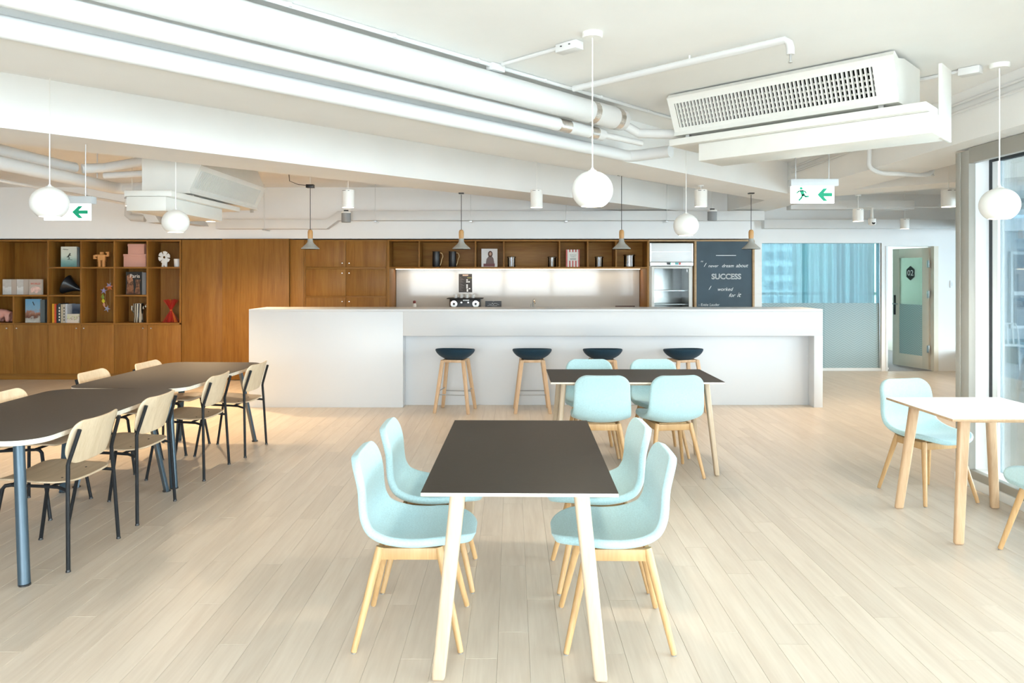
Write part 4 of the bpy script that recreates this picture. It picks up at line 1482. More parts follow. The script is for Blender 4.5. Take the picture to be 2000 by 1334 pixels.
pc3 = pipe('conduit', 'white conduit with box at top left beside the far left pendant', [TN(-2.6, 5.55, 2.70), TN(0.02, 5.55, 2.70)], 0.012, seg=8)
MB().box(-0.07, 0.07, -0.035, 0.03, -0.03, 0.03).build('junction_box', M['pipe_white'], pc3, TN(0.05, 5.54, 2.70) - TN(-2.6, 5.55, 2.70), (0, 0, R(46)), bev=0.004)
# conduits on the window beam and U pipe
pipe('conduit', 'upper white conduit running along the window beam at upper right', [(3.205, -3.0, 2.80), (3.205, 8.2, 2.80)], 0.012, seg=8)
pipe('conduit', 'lower white conduit running along the window beam at upper right', [(3.205, -3.0, 2.74), (3.205, 8.2, 2.74)], 0.012, seg=8)
pc4 = pipe('conduit', 'white conduit with box from the air conditioner towards the right pendant', [(2.62, 4.9, 2.866), (2.86, 4.55, 2.866)], 0.012, seg=8)
MB().box(-0.06, 0.06, -0.035, 0.035, -0.035, 0.012).build('junction_box', M['pipe_white'], pc4, (0.27, -0.38, 0), (0, 0, R(-50)), bev=0.004)
up = smooth_path([(3.165, 6.35, 2.84), (3.165, 6.35, 2.62), (3.175, 6.36, 2.53), (3.28, 6.38, 2.478), (3.45, 6.42, 2.475), (3.70, 6.50, 2.475), (3.80, 6.53, 2.49), (3.84, 6.54, 2.53)], 30)
sp2 = pipe('sprinkler_pipe', 'white pipe bent under the window beam above the glass partition', up, 0.020, seg=12)
MB().lathe(sprk, 12).build('sprinkler_head', M['steel'], sp2, Vector((3.84, 6.54, 2.47)) - sp2.location)

# rear left pipes
pipe('insulated_pipe', 'thick white pipe at left rear running towards the rear air conditioner', [(-4.05, 3.9, 2.455), (-4.05, 7.25, 2.455), (-4.03, 7.33, 2.455), (-3.96, 7.36, 2.455), (-3.45, 7.15, 2.455)], 0.058)
pipe('insulated_pipe', 'white pipe beside the thick one at left rear, higher up', [(-4.15, 5.0, 2.58), (-4.15, 6.6, 2.58), (-4.12, 6.75, 2.58)], 0.05)
pipe('insulated_pipe', 'white pipe rising right into the rear air conditioner', [(-4.05, 6.75, 2.57), (-3.9, 6.88, 2.60), (-3.40, 6.9, 2.69), (-3.32, 6.9, 2.67), (-3.30, 6.9, 2.58)], 0.045)
pipe('insulated_pipe', 'lower thin white pipe entering the rear air conditioner', [(-3.95, 6.95, 2.53), (-3.45, 6.95, 2.56), (-3.34, 6.97, 2.53)], 0.032)
pipe('conduit', 'thin white conduit at far left below the thick rear pipes', [(-4.5, 4.5, 2.40), (-4.5, 10.2, 2.40)], 0.015, seg=8)
pipe('waste_pipe', 'bent white pipe on the wall above the bookcase at left', [(-5.55, 10.712, 2.58), (-5.55, 10.45, 2.58), (-5.55, 10.38, 2.55), (-5.55, 10.36, 2.44), (-5.50, 10.36, 2.40), (-5.30, 10.36, 2.385)], 0.05)
for lab, px0 in (('left slanted white duct box above the bookcase', 282), ('right slanted white duct box above the bookcase', 330)):
    Y = 9.9
    x = X_(px0, Y)
    o = MB().prism([(0, 0, 0), (0.10, 0.0, -0.16), (0.26, 0.0, -0.16), (0.16, 0, 0)], (0, 0.81, 0.0)).build('duct_box', M['pipe_white'], None, (x - 0.05, Y, Z_(412, Y)))
    tag(o, lab, 'duct')
for lab, x, y, zt, zb in (('left white hanger rod above the left rear pipes', -4.62, 6.2, CEIL, 2.62), ('right white hanger rod holding the left rear pipes', -4.05, 7.0, CEIL, 2.51)):
    tag(MB().tube([(0, 0, 0), (0, 0, zt - zb)], 0.006, 8).build('hanger_rod', M['pipe_white'], None, (x, y, zb)), lab, 'rod')

# cable trunking along the back wall
def trunk(label, path, w_, h__, m='pipe_white'):
    P = [Vector(p) for p in path]
    b = P[0].copy()
    mb = MB()
    vs, fs = [], []
    for p in P:
        p = p - b
        vs += [(p.x, p.y - w_ / 2, p.z - h__ / 2), (p.x, p.y + w_ / 2, p.z - h__ / 2), (p.x, p.y + w_ / 2, p.z + h__ / 2), (p.x, p.y - w_ / 2, p.z + h__ / 2)]
    for i in range(len(P) - 1):
        for k in range(4):
            l = (k + 1) % 4
            fs.append((i * 4 + k, i * 4 + l, i * 4 + 4 + l, i * 4 + 4 + k))
    fs += [(3, 2, 1, 0), tuple(len(vs) - 4 + k for k in range(4))]
    mb.add(vs, fs)
    o = mb.build('cable_trunking', M[m], None, b, bev=0.003)
    return tag(o, label, 'trunking')


YT = 10.45
tk = trunk('white cable trunking stepping up above the oak cupboards', [(X_(425, YT), YT, Z_(438.5, YT)), (X_(640, YT), YT, Z_(438.5, YT)), (X_(662, YT), YT, Z_(422, YT)), (X_(1490, YT), YT, Z_(422, YT))], 0.14, 0.135)
for p in (520, 735, 920, 1105, 1300):
    zc = Z_(422 if p > 650 else 438.5, YT) - 0.08
    hb_ = MB().box(-0.02, 0.02, -0.11, 0.11, -0.012, 0.0).build('bracket', M['steel'], tk, (X_(p, YT) - tk.location.x, 0, zc - tk.location.z))
    MB().tube([(0, -0.09, 0), (0, -0.09, CEIL - zc)], 0.004, 6).build('rod', M['pipe_white'], hb_)
trunk('white cable trunking above the glass partition and the door', [(X_(1490, 11.5), 11.5, Z_(438, 11.5)), (X_(1860, 11.5), 11.5, Z_(438, 11.5))], 0.14, 0.14)
trunk('short white trunking box hanging above the round camera', [(3.86, 10.0, 2.54), (5.57, 10.0, 2.54)], 0.16, 0.12)
pipe('conduit', 'thin white conduit crossing behind the right exit sign', [(4.3, 9.2, 2.44), (5.9, 9.2, 2.44)], 0.006, seg=8)

# dome camera
cy_ = 9.6
cam_t = thing('security_camera', 'round white security camera above the glass partition', 'camera', (X_(1703, cy_), cy_, 0))
zc = Z_(434, cy_)
MB().lathe([(0.02, zc - 0.045), (0.045, zc - 0.03), (0.05, zc), (0.05, zc + 0.045), (0.04, zc + 0.05)], 24).build('housing', M['shade_white'], cam_t)
MB().lathe([(0.001, -0.01), (0.022, -0.008), (0.022, 0.004), (0.001, 0.004)], 20).build('lens', M['black_plastic'], cam_t, (0, -0.044, zc - 0.008), (R(60), 0, 0))
MB().tube([(0, 0, zc + 0.04), (0, 0, 2.48)], 0.018, 10).build('arm', M['shade_white'], cam_t)
MB().tube([(0, 0, 2.47), (0, 0.36, 2.50)], 0.016, 8).build('arm', M['shade_white'], cam_t)

# wall switch by the door
sw = thing('wall_switch', 'small white switch plate on the wall right of the door', 'switch', (X_(1859, YB), YB, 0))
MB().box(-0.035, 0.035, -0.014, 0.0, 1.36, 1.48).build('plate', M['sign_white'], sw, bev=0.004)
MB().box(-0.015, 0.015, -0.018, -0.014, 1.39, 1.45).build('rocker', M['frame_white'], sw, bev=0.002)

# ================================================================== SHELF CONTENTS
def print_mat(name, stops, h_, noise=0.25, nscale=9.0, rough=0.4):
    """printed cover: colour bands up the height, broken up by noise"""
    m, nt, b = nodes_of(name)
    t = new(nt, 'ShaderNodeTexCoord')
    s = new(nt, 'ShaderNodeSeparateXYZ')
    nt.links.new(t.outputs['Object'], s.inputs[0])
    n = new(nt, 'ShaderNodeTexNoise')
    n.inputs['Scale'].default_value = nscale
    n.inputs['Detail'].default_value = 5
    nt.links.new(t.outputs['Object'], n.inputs['Vector'])
    d = new(nt, 'ShaderNodeMath', operation='DIVIDE')
    d.inputs[1].default_value = h_
    nt.links.new(s.outputs['Z'], d.inputs[0])
    sb = new(nt, 'ShaderNodeMath', operation='SUBTRACT')
    sb.inputs[1].default_value = 0.5
    nt.links.new(n.outputs['Fac'], sb.inputs[0])
    ma_ = new(nt, 'ShaderNodeMath', operation='MULTIPLY_ADD')
    ma_.inputs[1].default_value = noise
    nt.links.new(sb.outputs[0], ma_.inputs[0])
    nt.links.new(d.outputs[0], ma_.inputs[2])
    r = new(nt, 'ShaderNodeValToRGB')
    els = r.color_ramp.elements
    while len(els) < len(stops): els.new(0.5)
    for e, (p, c) in zip(els, stops):
        e.position = p
        e.color = (*c, 1)
    nt.links.new(ma_.outputs[0], r.inputs[0])
    nt.links.new(r.outputs[0], b.inputs['Base Color'])
    b.inputs['Roughness'].default_value = rough
    MATS[name] = m
    return m


F1, F2, F3 = zs1 + h + 0.0005, zs2 + h + 0.0005, zs3 + h + 0.0005
YS = YF + 0.09


def sx_(px, Y=YS): return X_(px, Y)


def book_front(label, p0, p1, hgt, zf, mat, thick=0.03, Y=YS, group=None, name='book'):
    """book standing with its cover to the room"""
    x0, x1 = X_(p0, Y), X_(p1, Y)
    t = thing(name, label, 'book', ((x0 + x1) / 2, Y, zf), 0, group)
    w_ = (x1 - x0) / 2
    MB().box(-w_, w_, 0, 0.003, 0, hgt).build('front_cover', mat, t)
    MB().box(-w_ + 0.003, w_ - 0.003, 0.003, thick - 0.003, 0.003, hgt - 0.003).build('pages', M['page_white'], t)
    MB().box(-w_, w_, thick - 0.003, thick, 0, hgt).build('back_cover', mat, t)
    MB().box(-w_ - 0.0015, -w_ + 0.0008, 0.001, thick - 0.001, 0, hgt).build('spine', mat, t)
    return t, w_


def book_spine(label, px0, px1, hgt, zf, mat, depth=0.2, Y=YS, group=None):
    x0, x1 = X_(px0, Y), X_(px1, Y)
    t = thing('book', label, 'book', ((x0 + x1) / 2, Y, zf), 0, group)
    w_ = (x1 - x0) / 2 - 0.0006
    MB().box(-w_, w_, 0, 0.003, 0, hgt).build('spine', mat, t)
    MB().box(-w_, -w_ + 0.0025, 0.003, depth, 0, hgt).build('front_cover', mat, t)
    MB().box(w_ - 0.0025, w_, 0.003, depth, 0, hgt).build('back_cover', mat, t)
    MB().box(-w_ + 0.0025, w_ - 0.0025, 0.003, depth - 0.004, 0.003, hgt - 0.004).build('pages', M['page_white'], t)
    return t, w_


GB = 'display books in the bookcase'
# surf book
pm = print_mat('cover_surf', [(0.0, (0.10, 0.27, 0.26)), (0.28, (0.25, 0.45, 0.42)), (0.55, (0.62, 0.70, 0.62)), (1.0, (0.72, 0.73, 0.64))], 0.305, 0.3)
t, w_ = book_front('pale green book with a dark surfing figure on its cover', 119, 150, 0.305, F1, pm, group=GB)
fg = MB()
for pts, ww in ((((-0.01, 0.155), (0.012, 0.185)), 0.022), (((0.004, 0.19), (0.03, 0.168)), 0.008), (((-0.01, 0.155), (0.008, 0.135), (0.0, 0.115)), 0.011), (((-0.005, 0.15), (-0.028, 0.148)), 0.010), (((-0.02, 0.118), (0.05, 0.105)), 0.006)):
    fg.strip(pts, ww, -0.0012, -0.0002)
fg.prism([(0.017 + 0.011 * math.cos(R(45 * k)), -0.0012, 0.198 + 0.011 * math.sin(R(45 * k))) for k in range(8)], (0, 0.001, 0))
fg.build('cover_figure', plain('print_dark', (0.05, 0.06, 0.05), 0.5), t)
MB().strip([(-0.09, 0.262), (-0.07, 0.27), (-0.06, 0.258), (-0.045, 0.268), (-0.03, 0.257), (-0.01, 0.264)], 0.006, -0.001, -0.0002).build('cover_title', M['print_dark'], t)
book_spine('dark grey book beside the surfing book', 151, 155, 0.295, F1, plain('cover_slate', (0.10, 0.13, 0.14), 0.5), 0.15)

# wooden figure robot
x = sx_(197)
t = thing('wooden_figure', 'orange wooden block figure with flexed arms on the bookcase', 'figurine', (x, YS + 0.03, F1))
OR = M['toy_orange']
def wb(name, a, b, c, d, par=t, y0=-0.022, y1=0.022): return MB().box(a, b, y0, y1, c, d).build(name, OR, par, bev=0.003)
wb('leg', -0.048, -0.014, 0.0, 0.105); wb('leg', 0.014, 0.048, 0.0, 0.105)
MB().prism([(-0.062, -0.02, 0.085), (-0.04, -0.02, 0.11), (0.04, -0.02, 0.11), (0.062, -0.02, 0.085), (0.03, -0.02, 0.10), (-0.03, -0.02, 0.10)], (0, 0.04, 0)).build('hip', OR, t)
wb('torso', -0.055, 0.055, 0.105, 0.185)
wb('head', -0.022, 0.022, 0.188, 0.225)
a_ = wb('arm', -0.10, -0.057, 0.155, 0.185)
MB().box(-0.122, -0.095, -0.02, 0.02, 0.118, 0.178).build('forearm', OR, a_, bev=0.003)
MB().box(-0.098, -0.075, -0.02, 0.02, 0.118, 0.138).build('hand', OR, a_, bev=0.003)
a_ = wb('arm', 0.057, 0.105, 0.155, 0.18)
MB().box(0.085, 0.112, -0.02, 0.02, 0.16, 0.228).build('forearm', OR, a_, bev=0.003)
MB().box(0.065, 0.085, -0.02, 0.02, 0.205, 0.228).build('hand', OR, a_, bev=0.003)

# pink boxes
def lid_box(label, p0, p1, z0, z1, depth):
    x0, x1 = sx_(p0, YF + 0.07), sx_(p1, YF + 0.07)
    t = thing('storage_box', label, 'box', ((x0 + x1) / 2, YF + 0.07, z0), group='pink boxes on the bookcase')
    w_ = (x1 - x0) / 2
    MB().box(-w_ + 0.004, w_ - 0.004, 0.004, depth - 0.004, 0, z1 - z0 - 0.004).build('body', M['box_pink'], t, bev=0.002)
    MB().box(-w_, w_, 0, depth, z1 - z0 - 0.035, z1 - z0).build('lid', M['box_pink'], t, bev=0.002)
lid_box('larger pink lidded box on the bookcase, under a smaller one', 240.5, 285, F1, F1 + 0.192, 0.26)
lid_box('smaller pink lidded box stacked on the larger one', 249, 281.5, F1 + 0.1925, F1 + 0.345, 0.20)

# white flower-like toy
t = thing('paper_toy', 'white petal shaped toy standing on the bookcase beside a cup', 'toy', (sx_(319.5), YS + 0.02, F1))
for k in range(6):
    a = R(60 * k + 20)
    c = Vector((0.052 * math.cos(a), 0.145 + 0.052 * math.sin(a)))
    d = Vector((math.cos(a), math.sin(a)))
    p = Vector((-d.y, d.x))
    pts = [c - d * 0.035 - p * 0.013, c + d * 0.03 - p * 0.036, c + d * 0.042, c + d * 0.03 + p * 0.036, c - d * 0.035 + p * 0.013]
    MB().prism([(q.x, -0.006 + 0.004 * (k % 2), q.y) for q in pts], (0, 0.007, 0)).build('petal', M['ceramic_white'], t, bev=0.001)
MB().prism([(-0.035, -0.012, 0), (-0.008, -0.012, 0), (0.0, -0.012, 0.03), (0.015, -0.012, 0), (0.042, -0.012, 0), (0.046, -0.012, 0.12), (-0.02, -0.012, 0.12)], (0, 0.024, 0)).build('body', M['ceramic_white'], t, bev=0.001)
t = thing('cup', 'plain white cup at the right end of the top bookcase row', 'cup', (sx_(345), YS + 0.02, F1))
MB().lathe([(0.034, 0.0), (0.041, 0.004), (0.048, 0.12), (0.0445, 0.12), (0.038, 0.01), (0.001, 0.008)], 28).build('body', M['ceramic_white'], t)

# world atlas volumes
mapm = print_mat('cover_map', [(0.0, (0.55, 0.56, 0.55)), (0.45, (0.70, 0.70, 0.68)), (0.55, (0.52, 0.50, 0.47)), (1.0, (0.62, 0.60, 0.57))], 0.235, 1.6, 7)
atm = plain('cover_taupe', (0.47, 0.40, 0.34), 0.5, var=0.03)
worldpts = [(-0.075, 0.085), (-0.05, 0.115), (0.0, 0.125), (0.05, 0.115), (0.085, 0.085), (0.07, 0.055), (0.04, 0.05), (0.03, 0.025), (0.0, 0.022), (-0.01, 0.045), (-0.03, 0.05), (-0.045, 0.03), (-0.065, 0.03)]
for i, (p0, p1, lab) in enumerate(((5, 32.5, 'taupe book with pale grey map cover at the left frame edge'), (33, 56, 'middle taupe book with pale map cover, partly behind its neighbour'), (56.5, 82, 'taupe book titled WORLD in red with a pale globe map'))):
    t, w_ = book_front(lab, p0, p1, 0.232, F2, atm, 0.03, YS - 0.02 * (i == 2) + 0.0, 'world map books')
    if i < 2:
        MB().box(-w_ + 0.002, w_ * (0.25 if i == 0 else 0.1), -0.001, -0.0002, 0.003, 0.229).build('map_print', mapm, t)
    else:
        text_on('WORLD', plain('print_red', (0.62, 0.09, 0.05), 0.6), t, (0.0, -0.001, 0.152), width=0.145, name='cover_title')
        MB().prism([(u * 0.98, -0.0012, v) for u, v in worldpts], (0, 0.001, 0)).build('globe_print', plain('print_pale', (0.72, 0.50, 0.44), 0.6, var=0.25, nscale=25), t)

# gramophone horn
t = thing('gramophone_horn', 'black flared gramophone horn lying in the bookcase', 'horn', (sx_(136), YF + 0.16, F2))
prof = [(0.145, 0.0), (0.13, 0.03), (0.10, 0.07), (0.068, 0.115), (0.042, 0.165), (0.024, 0.215), (0.013, 0.27), (0.009, 0.30)]
inner = [(r - 0.003, z) for r, z in prof[::-1]]
o = MB().lathe(prof + inner, 32).build('bell', plain('horn_black', (0.012, 0.014, 0.018), 0.3), t, (-0.10, 0.0, 0.155), (0, R(112), R(8)))
MB().lathe([(0.147, -0.003), (0.1475, 0.003), (0.143, 0.004)], 32).build('rim', M['black_metal'], o)

# star mobile
ropes = thing('star_mobile', 'hanging mobile of folded coloured paper stars in the bookcase', 'mobile', (sx_(211), YF + 0.14, 0))
cols = [(0.70, 0.20, 0.06), (0.36, 0.36, 0.55), (0.30, 0.28, 0.48), (0.40, 0.42, 0.56)]
def star(px, py, r, ci, rot):
    Y = YF + 0.14
    c = Vector((X_(px, Y) - ropes.location.x, 0, Z_(py, Y)))
    vs = [c + Vector((0, -0.018, 0)), c + Vector((0, 0.018, 0))]
    for k in range(10):
        a = R(36 * k + rot)
        rr = r if k % 2 == 0 else r * 0.40
        vs.append(c + Vector((rr * math.cos(a), 0, rr * math.sin(a))))
    fs = []
    for k in range(10):
        l = (k + 1) % 10
        fs += [(0, 2 + k, 2 + l), (1, 2 + l, 2 + k)]
    mb = MB(); mb.add(vs, fs)
    mb.build('star', plain('paper_%d' % ci, cols[ci], 0.7, var=0.3, nscale=18), ropes, angle=10)
star(213.5, 561, 0.062, 0, 100); star(213, 558, 0.055, 1, 130); star(202.5, 568, 0.055, 2, 85); star(209, 603, 0.055, 3, 70)
def gem(px, py, hw_, hh, col, nm):
    Y = YF + 0.14
    c = Vector((X_(px, Y) - ropes.location.x, 0, Z_(py, Y)))
    vs = [c + Vector(p) for p in ((0, 0, hh), (hw_, 0, 0), (0, -hw_, 0), (-hw_, 0, 0), (0, hw_, 0), (0.01, 0, -hh))]
    mb = MB(); mb.add(vs, [(0, 1, 2), (0, 2, 3), (0, 3, 4), (0, 4, 1), (5, 2, 1), (5, 3, 2), (5, 4, 3), (5, 1, 4)])
    mb.build('paper_gem', plain(nm, col, 0.7), ropes, angle=5)
gem(200.5, 580, 0.026, 0.06, (0.20, 0.28, 0.04), 'paper_green'); gem(201.5, 588, 0.028, 0.045, (0.62, 0.60, 0.03), 'paper_yellow'); gem(203, 595, 0.02, 0.05, (0.66, 0.33, 0.22), 'paper_salmon')
MB().tube([(0.0, 0, zs1 - h), (0.0, 0, Z_(600, YF + .14))], 0.0012, 5).build('thread', M['wire_tan'], ropes)
MB().tube([(0.0, 0, Z_(562, YF + .14)), (-0.06, 0, Z_(568, YF + .14)), (-0.075, 0, Z_(585, YF + .14)), (-0.02, 0, Z_(603, YF + .14))], 0.0012, 5).build('thread', M['wire_tan'], ropes)

# Paris book
t, w_ = book_front('black book titled Paris with a golden photograph in the bookcase', 246, 277, 0.345, F2, plain('cover_black', (0.012, 0.011, 0.010), 0.35), 0.045, group=GB)
gold = print_mat('print_gold', [(0.0, (0.10, 0.035, 0.015)), (0.35, (0.30, 0.13, 0.06)), (0.55, (0.05, 0.02, 0.01)), (0.75, (0.45, 0.21, 0.11)), (1.0, (0.12, 0.05, 0.02))], 0.33, 1.2, 22)
MB().prism([(-0.115, -0.001, 0.01), (0.0, -0.001, 0.01), (-0.01, -0.001, 0.20), (-0.03, -0.001, 0.29), (-0.075, -0.001, 0.31), (-0.105, -0.001, 0.28), (-0.10, -0.001, 0.15)], (0, 0.0008, 0)).build('tower_print', gold, t)
MB().prism([(0.01, -0.001, 0.01), (0.095, -0.001, 0.01), (0.085, -0.001, 0.15), (0.10, -0.001, 0.225), (0.02, -0.001, 0.225), (0.035, -0.001, 0.15)], (0, 0.0008, 0)).build('arch_print', gold, t)
text_on('Paris', M['page_white'], t, (0.015, -0.002, 0.255), width=0.145, name='cover_title')
book_spine('silver grey thick book beside the Paris book', 277.5, 285, 0.335, F2, plain('cover_silver', (0.24, 0.24, 0.25), 0.35, metal=0.3), 0.2)

# pink elephant
t = thing('elephant_figure', 'pink toy elephant cut by the left frame edge in the bookcase', 'figurine', (sx_(4, YF + 0.14), YF + 0.14, F3))
o = inst('body', None, t)
me = bpy.data.meshes.new('body')
sk_v = [(0, 0, 0.135), (0.10, 0, 0.14), (0.135, 0, 0.125), (-0.08, 0, 0.155), (-0.135, -0.02, 0.15), (-0.175, -0.03, 0.09), (-0.185, -0.03, 0.02), (-0.03, -0.035, 0.07), (-0.03, -0.035, 0.004), (-0.03, 0.045, 0.07), (-0.03, 0.045, 0.004), (0.105, -0.035, 0.07), (0.108, -0.035, 0.004), (0.105, 0.045, 0.07), (0.108, 0.045, 0.004)]
sk_e = [(0, 1), (1, 2), (0, 3), (3, 4), (4, 5), (5, 6), (0, 7), (7, 8), (0, 9), (9, 10), (1, 11), (11, 12), (1, 13), (13, 14)]
rad = [0.066, 0.062, 0.04, 0.06, 0.05, 0.028, 0.018, 0.035, 0.034, 0.035, 0.034, 0.035, 0.034, 0.035, 0.034]
me.from_pydata(sk_v, sk_e, [])
bpy.data.objects.remove(o, do_unlink=True)
o = inst('body', me, t)
sk = o.modifiers.new('skin', 'SKIN')
for v, r_ in zip(me.skin_vertices[0].data, rad): v.radius = (r_, r_)
me.skin_vertices[0].data[0].use_root = True
o.modifiers.new('sub', 'SUBSURF').levels = 2
o.modifiers['sub'].render_levels = 2
bake(o)
o.data.materials.clear(); o.data.materials.append(M['elephant_pink'])
MB().lathe([(0.001, 0), (0.05, 0.004), (0.062, 0.012), (0.05, 0.018), (0.001, 0.02)], 20).build('ear', M['elephant_pink'], t, (-0.09, -0.055, 0.14), (R(75), R(-15), 0))

# blue photo book
pm = print_mat('cover_coral', [(0.0, (0.55, 0.55, 0.50)), (0.16, (0.40, 0.38, 0.34)), (0.24, (0.13, 0.045, 0.025)), (0.42, (0.34, 0.16, 0.10)), (0.55, (0.20, 0.36, 0.50)), (1.0, (0.13, 0.33, 0.52))], 0.355, 0.55, 16)
t, w_ = book_front('blue covered photo book with brown blossom in the lower bookcase row', 49.5, 78.5, 0.355, F3, pm, 0.035, group=GB)
MB().strip([(0.0, 0.31), (0.012, 0.285), (0.022, 0.262)], 0.014, -0.001, -0.0002).build('bird_print', M['print_dark'], t)
book_spine('dark grey book right of the blue photo book', 79, 87.5, 0.345, F3, M['cover_slate'], 0.18)

# row of spines
GR = 'row of upright books in the lower bookcase'
specs = [(101.5, 106, 0.285, (0.62, 0.32, 0.02), 'yellow upright book at the left of the row'),
         (106.2, 109.8, 0.283, (0.58, 0.07, 0.025), 'red upright book next to the yellow one'),
         (110.2, 113.2, 0.27, (0.015, 0.02, 0.025), 'black upright book next to the red one'),
         (113.6, 118.2, 0.29, (0.03, 0.045, 0.055), 'dark upright book with pale spine lettering'),
         (118.8, 122.8, 0.278, (0.46, 0.40, 0.28), 'beige upright book in the middle of the row'),
         (123, 127.4, 0.28, (0.50, 0.46, 0.40), 'cream upright book with a patterned spine'),
         (127.8, 131.5, 0.283, (0.55, 0.58, 0.62), 'pale grey upright book near the right of the row')]
for p0, p1, hh, c, lab in specs:
    t, w_ = book_spine(lab, p0, p1, hh, F3, plain('spine_%d' % int(p0 * 10), c, 0.5, var=0.12, nscale=30), 0.2, YF + 0.035, GR)
    if 'lettering' in lab or 'patterned' in lab:
        for k in range(5):
            MB().box(-w_ * 0.5, w_ * 0.5, -0.0012, -0.0002, 0.03 + k * 0.045, 0.055 + k * 0.045).build('spine_print', M['page_white'] if 'dark' in lab else M['print_dark'], t)
pm = print_mat('cover_night', [(0.0, (0.30, 0.32, 0.34)), (0.35, (0.10, 0.12, 0.16)), (0.6, (0.03, 0.04, 0.07)), (1.0, (0.16, 0.19, 0.25))], 0.28, 0.5, 8)
book_front('large dark blue book leaning at the end of the upright row', 141.5, 156.5, 0.278, F3, pm, 0.03, YS + 0.06, GR)
pm = print_mat('cover_floral', [(0.0, (0.62, 0.55, 0.50)), (0.40, (0.60, 0.56, 0.48)), (0.5, (0.20, 0.10, 0.08)), (0.58, (0.55, 0.58, 0.35)), (1.0, (0.60, 0.55, 0.48))], 0.135, 2.2, 18)
book_front('small pale patterned book in front of the dark blue one', 131, 154.5, 0.135, F3, pm, 0.02, YF + 0.010, GR)

# zebra vase
zm, nt, b = nodes_of('zebra_glaze')
t_ = new(nt, 'ShaderNodeTexCoord'); wv = new(nt, 'ShaderNodeTexWave')
wv.inputs['Scale'].default_value = 9.0; wv.inputs['Distortion'].default_value = 5.0; wv.inputs['Detail'].default_value = 1.0; wv.inputs['Detail Scale'].default_value = 0.8
mpz = new(nt, 'ShaderNodeMapping'); mpz.inputs['Scale'].default_value = (1, 1, 0.35)
nt.links.new(t_.outputs['Object'], mpz.inputs[0]); nt.links.new(mpz.outputs[0], wv.inputs[0])
rz = new(nt, 'ShaderNodeValToRGB'); rz.color_ramp.interpolation = 'CONSTANT'
rz.color_ramp.elements[0].color = (0.015, 0.014, 0.012, 1); rz.color_ramp.elements[1].position = 0.55; rz.color_ramp.elements[1].color = (0.62, 0.58, 0.48, 1)
nt.links.new(wv.outputs[0], rz.inputs[0]); nt.links.new(rz.outputs[0], b.inputs['Base Color']); b.inputs['Roughness'].default_value = 0.25
t = thing('striped_vase', 'black and white striped tree trunk vase in the lower bookcase', 'vase', (sx_(266.5), YS + 0.06, F3))
MB().lathe([(0.06, 0), (0.066, 0.01), (0.062, 0.10), (0.066, 0.20), (0.072, 0.285), (0.066, 0.285), (0.056, 0.15), (0.001, 0.12)], 24).build('body', zm, t)
MB().tube([(-0.045, -0.01, 0.15), (-0.085, -0.02, 0.20), (-0.095, -0.022, 0.25)], [0.026, 0.02, 0.016], 10).build('branch', zm, t)
MB().tube([(0.045, 0.0, 0.20), (0.10, -0.01, 0.235), (0.135, -0.012, 0.26)], [0.024, 0.018, 0.016], 10).build('branch', zm, t)

# red stick bundle
t = thing('stick_bundle', 'sheaf of red sticks tied at the waist in the bookcase', 'ornament', (sx_(334, YF + 0.15), YF + 0.15, F3))
rs = random.Random(3)
for k in range(64):
    a = 2 * math.pi * k / 64 * 7 % (2 * math.pi)
    q = 0.35 + 0.65 * rs.random()
    rb_, rt = 0.135 * q, 0.115 * q
    tw = a + R(150)
    p0 = Vector((rb_ * math.cos(a), rb_ * 0.8 * math.sin(a), 0.002))
    p1 = Vector((rt * math.cos(tw), rt * 0.8 * math.sin(tw), 0.365 - 0.03 * q))
    w0 = Vector((0.012 * math.cos(a + 1.3), 0.012 * math.sin(a + 1.3), 0.185))
    MB().tube([p0, w0, p1], 0.0028, 5).build('stick', M['red_stick'] if k % 9 else M['orange_stick'], t)
MB().lathe([(0.017, 0.18), (0.019, 0.185), (0.017, 0.19)], 16).build('band', M['orange_stick'], t)

# ================================================================== KITCHENETTE THINGS
ZS = zb0 + 0.0245
YK = YF + 0.16
for lab, px in (('left black thermos jug with a pale handle on the open shelf', 852), ('right black thermos jug with a pale handle on the open shelf', 884)):
    t = thing('thermos_jug', lab, 'jug', (X_(px, YK), YK, ZS), group='black thermos jugs')
    MB().lathe([(0.055, 0), (0.058, 0.006), (0.056, 0.22), (0.054, 0.235), (0.001, 0.235)], 24).build('body', M['black_plastic'], t)
    MB().prism([(-0.05, -0.014, 0.235), (-0.064, -0.006, 0.238), (-0.064, 0.006, 0.238), (-0.05, 0.014, 0.235), (-0.04, 0, 0.20)], (0, 0, 0.004)).build('spout', M['black_plastic'], t)
    MB().tube(smooth_path([(0.05, 0, 0.215), (0.085, 0, 0.205), (0.10, 0, 0.16), (0.085, 0, 0.12), (0.072, 0, 0.06), (0.055, 0, 0.02)], 16), 0.006, 8).build('handle', M['wire_tan'], t)
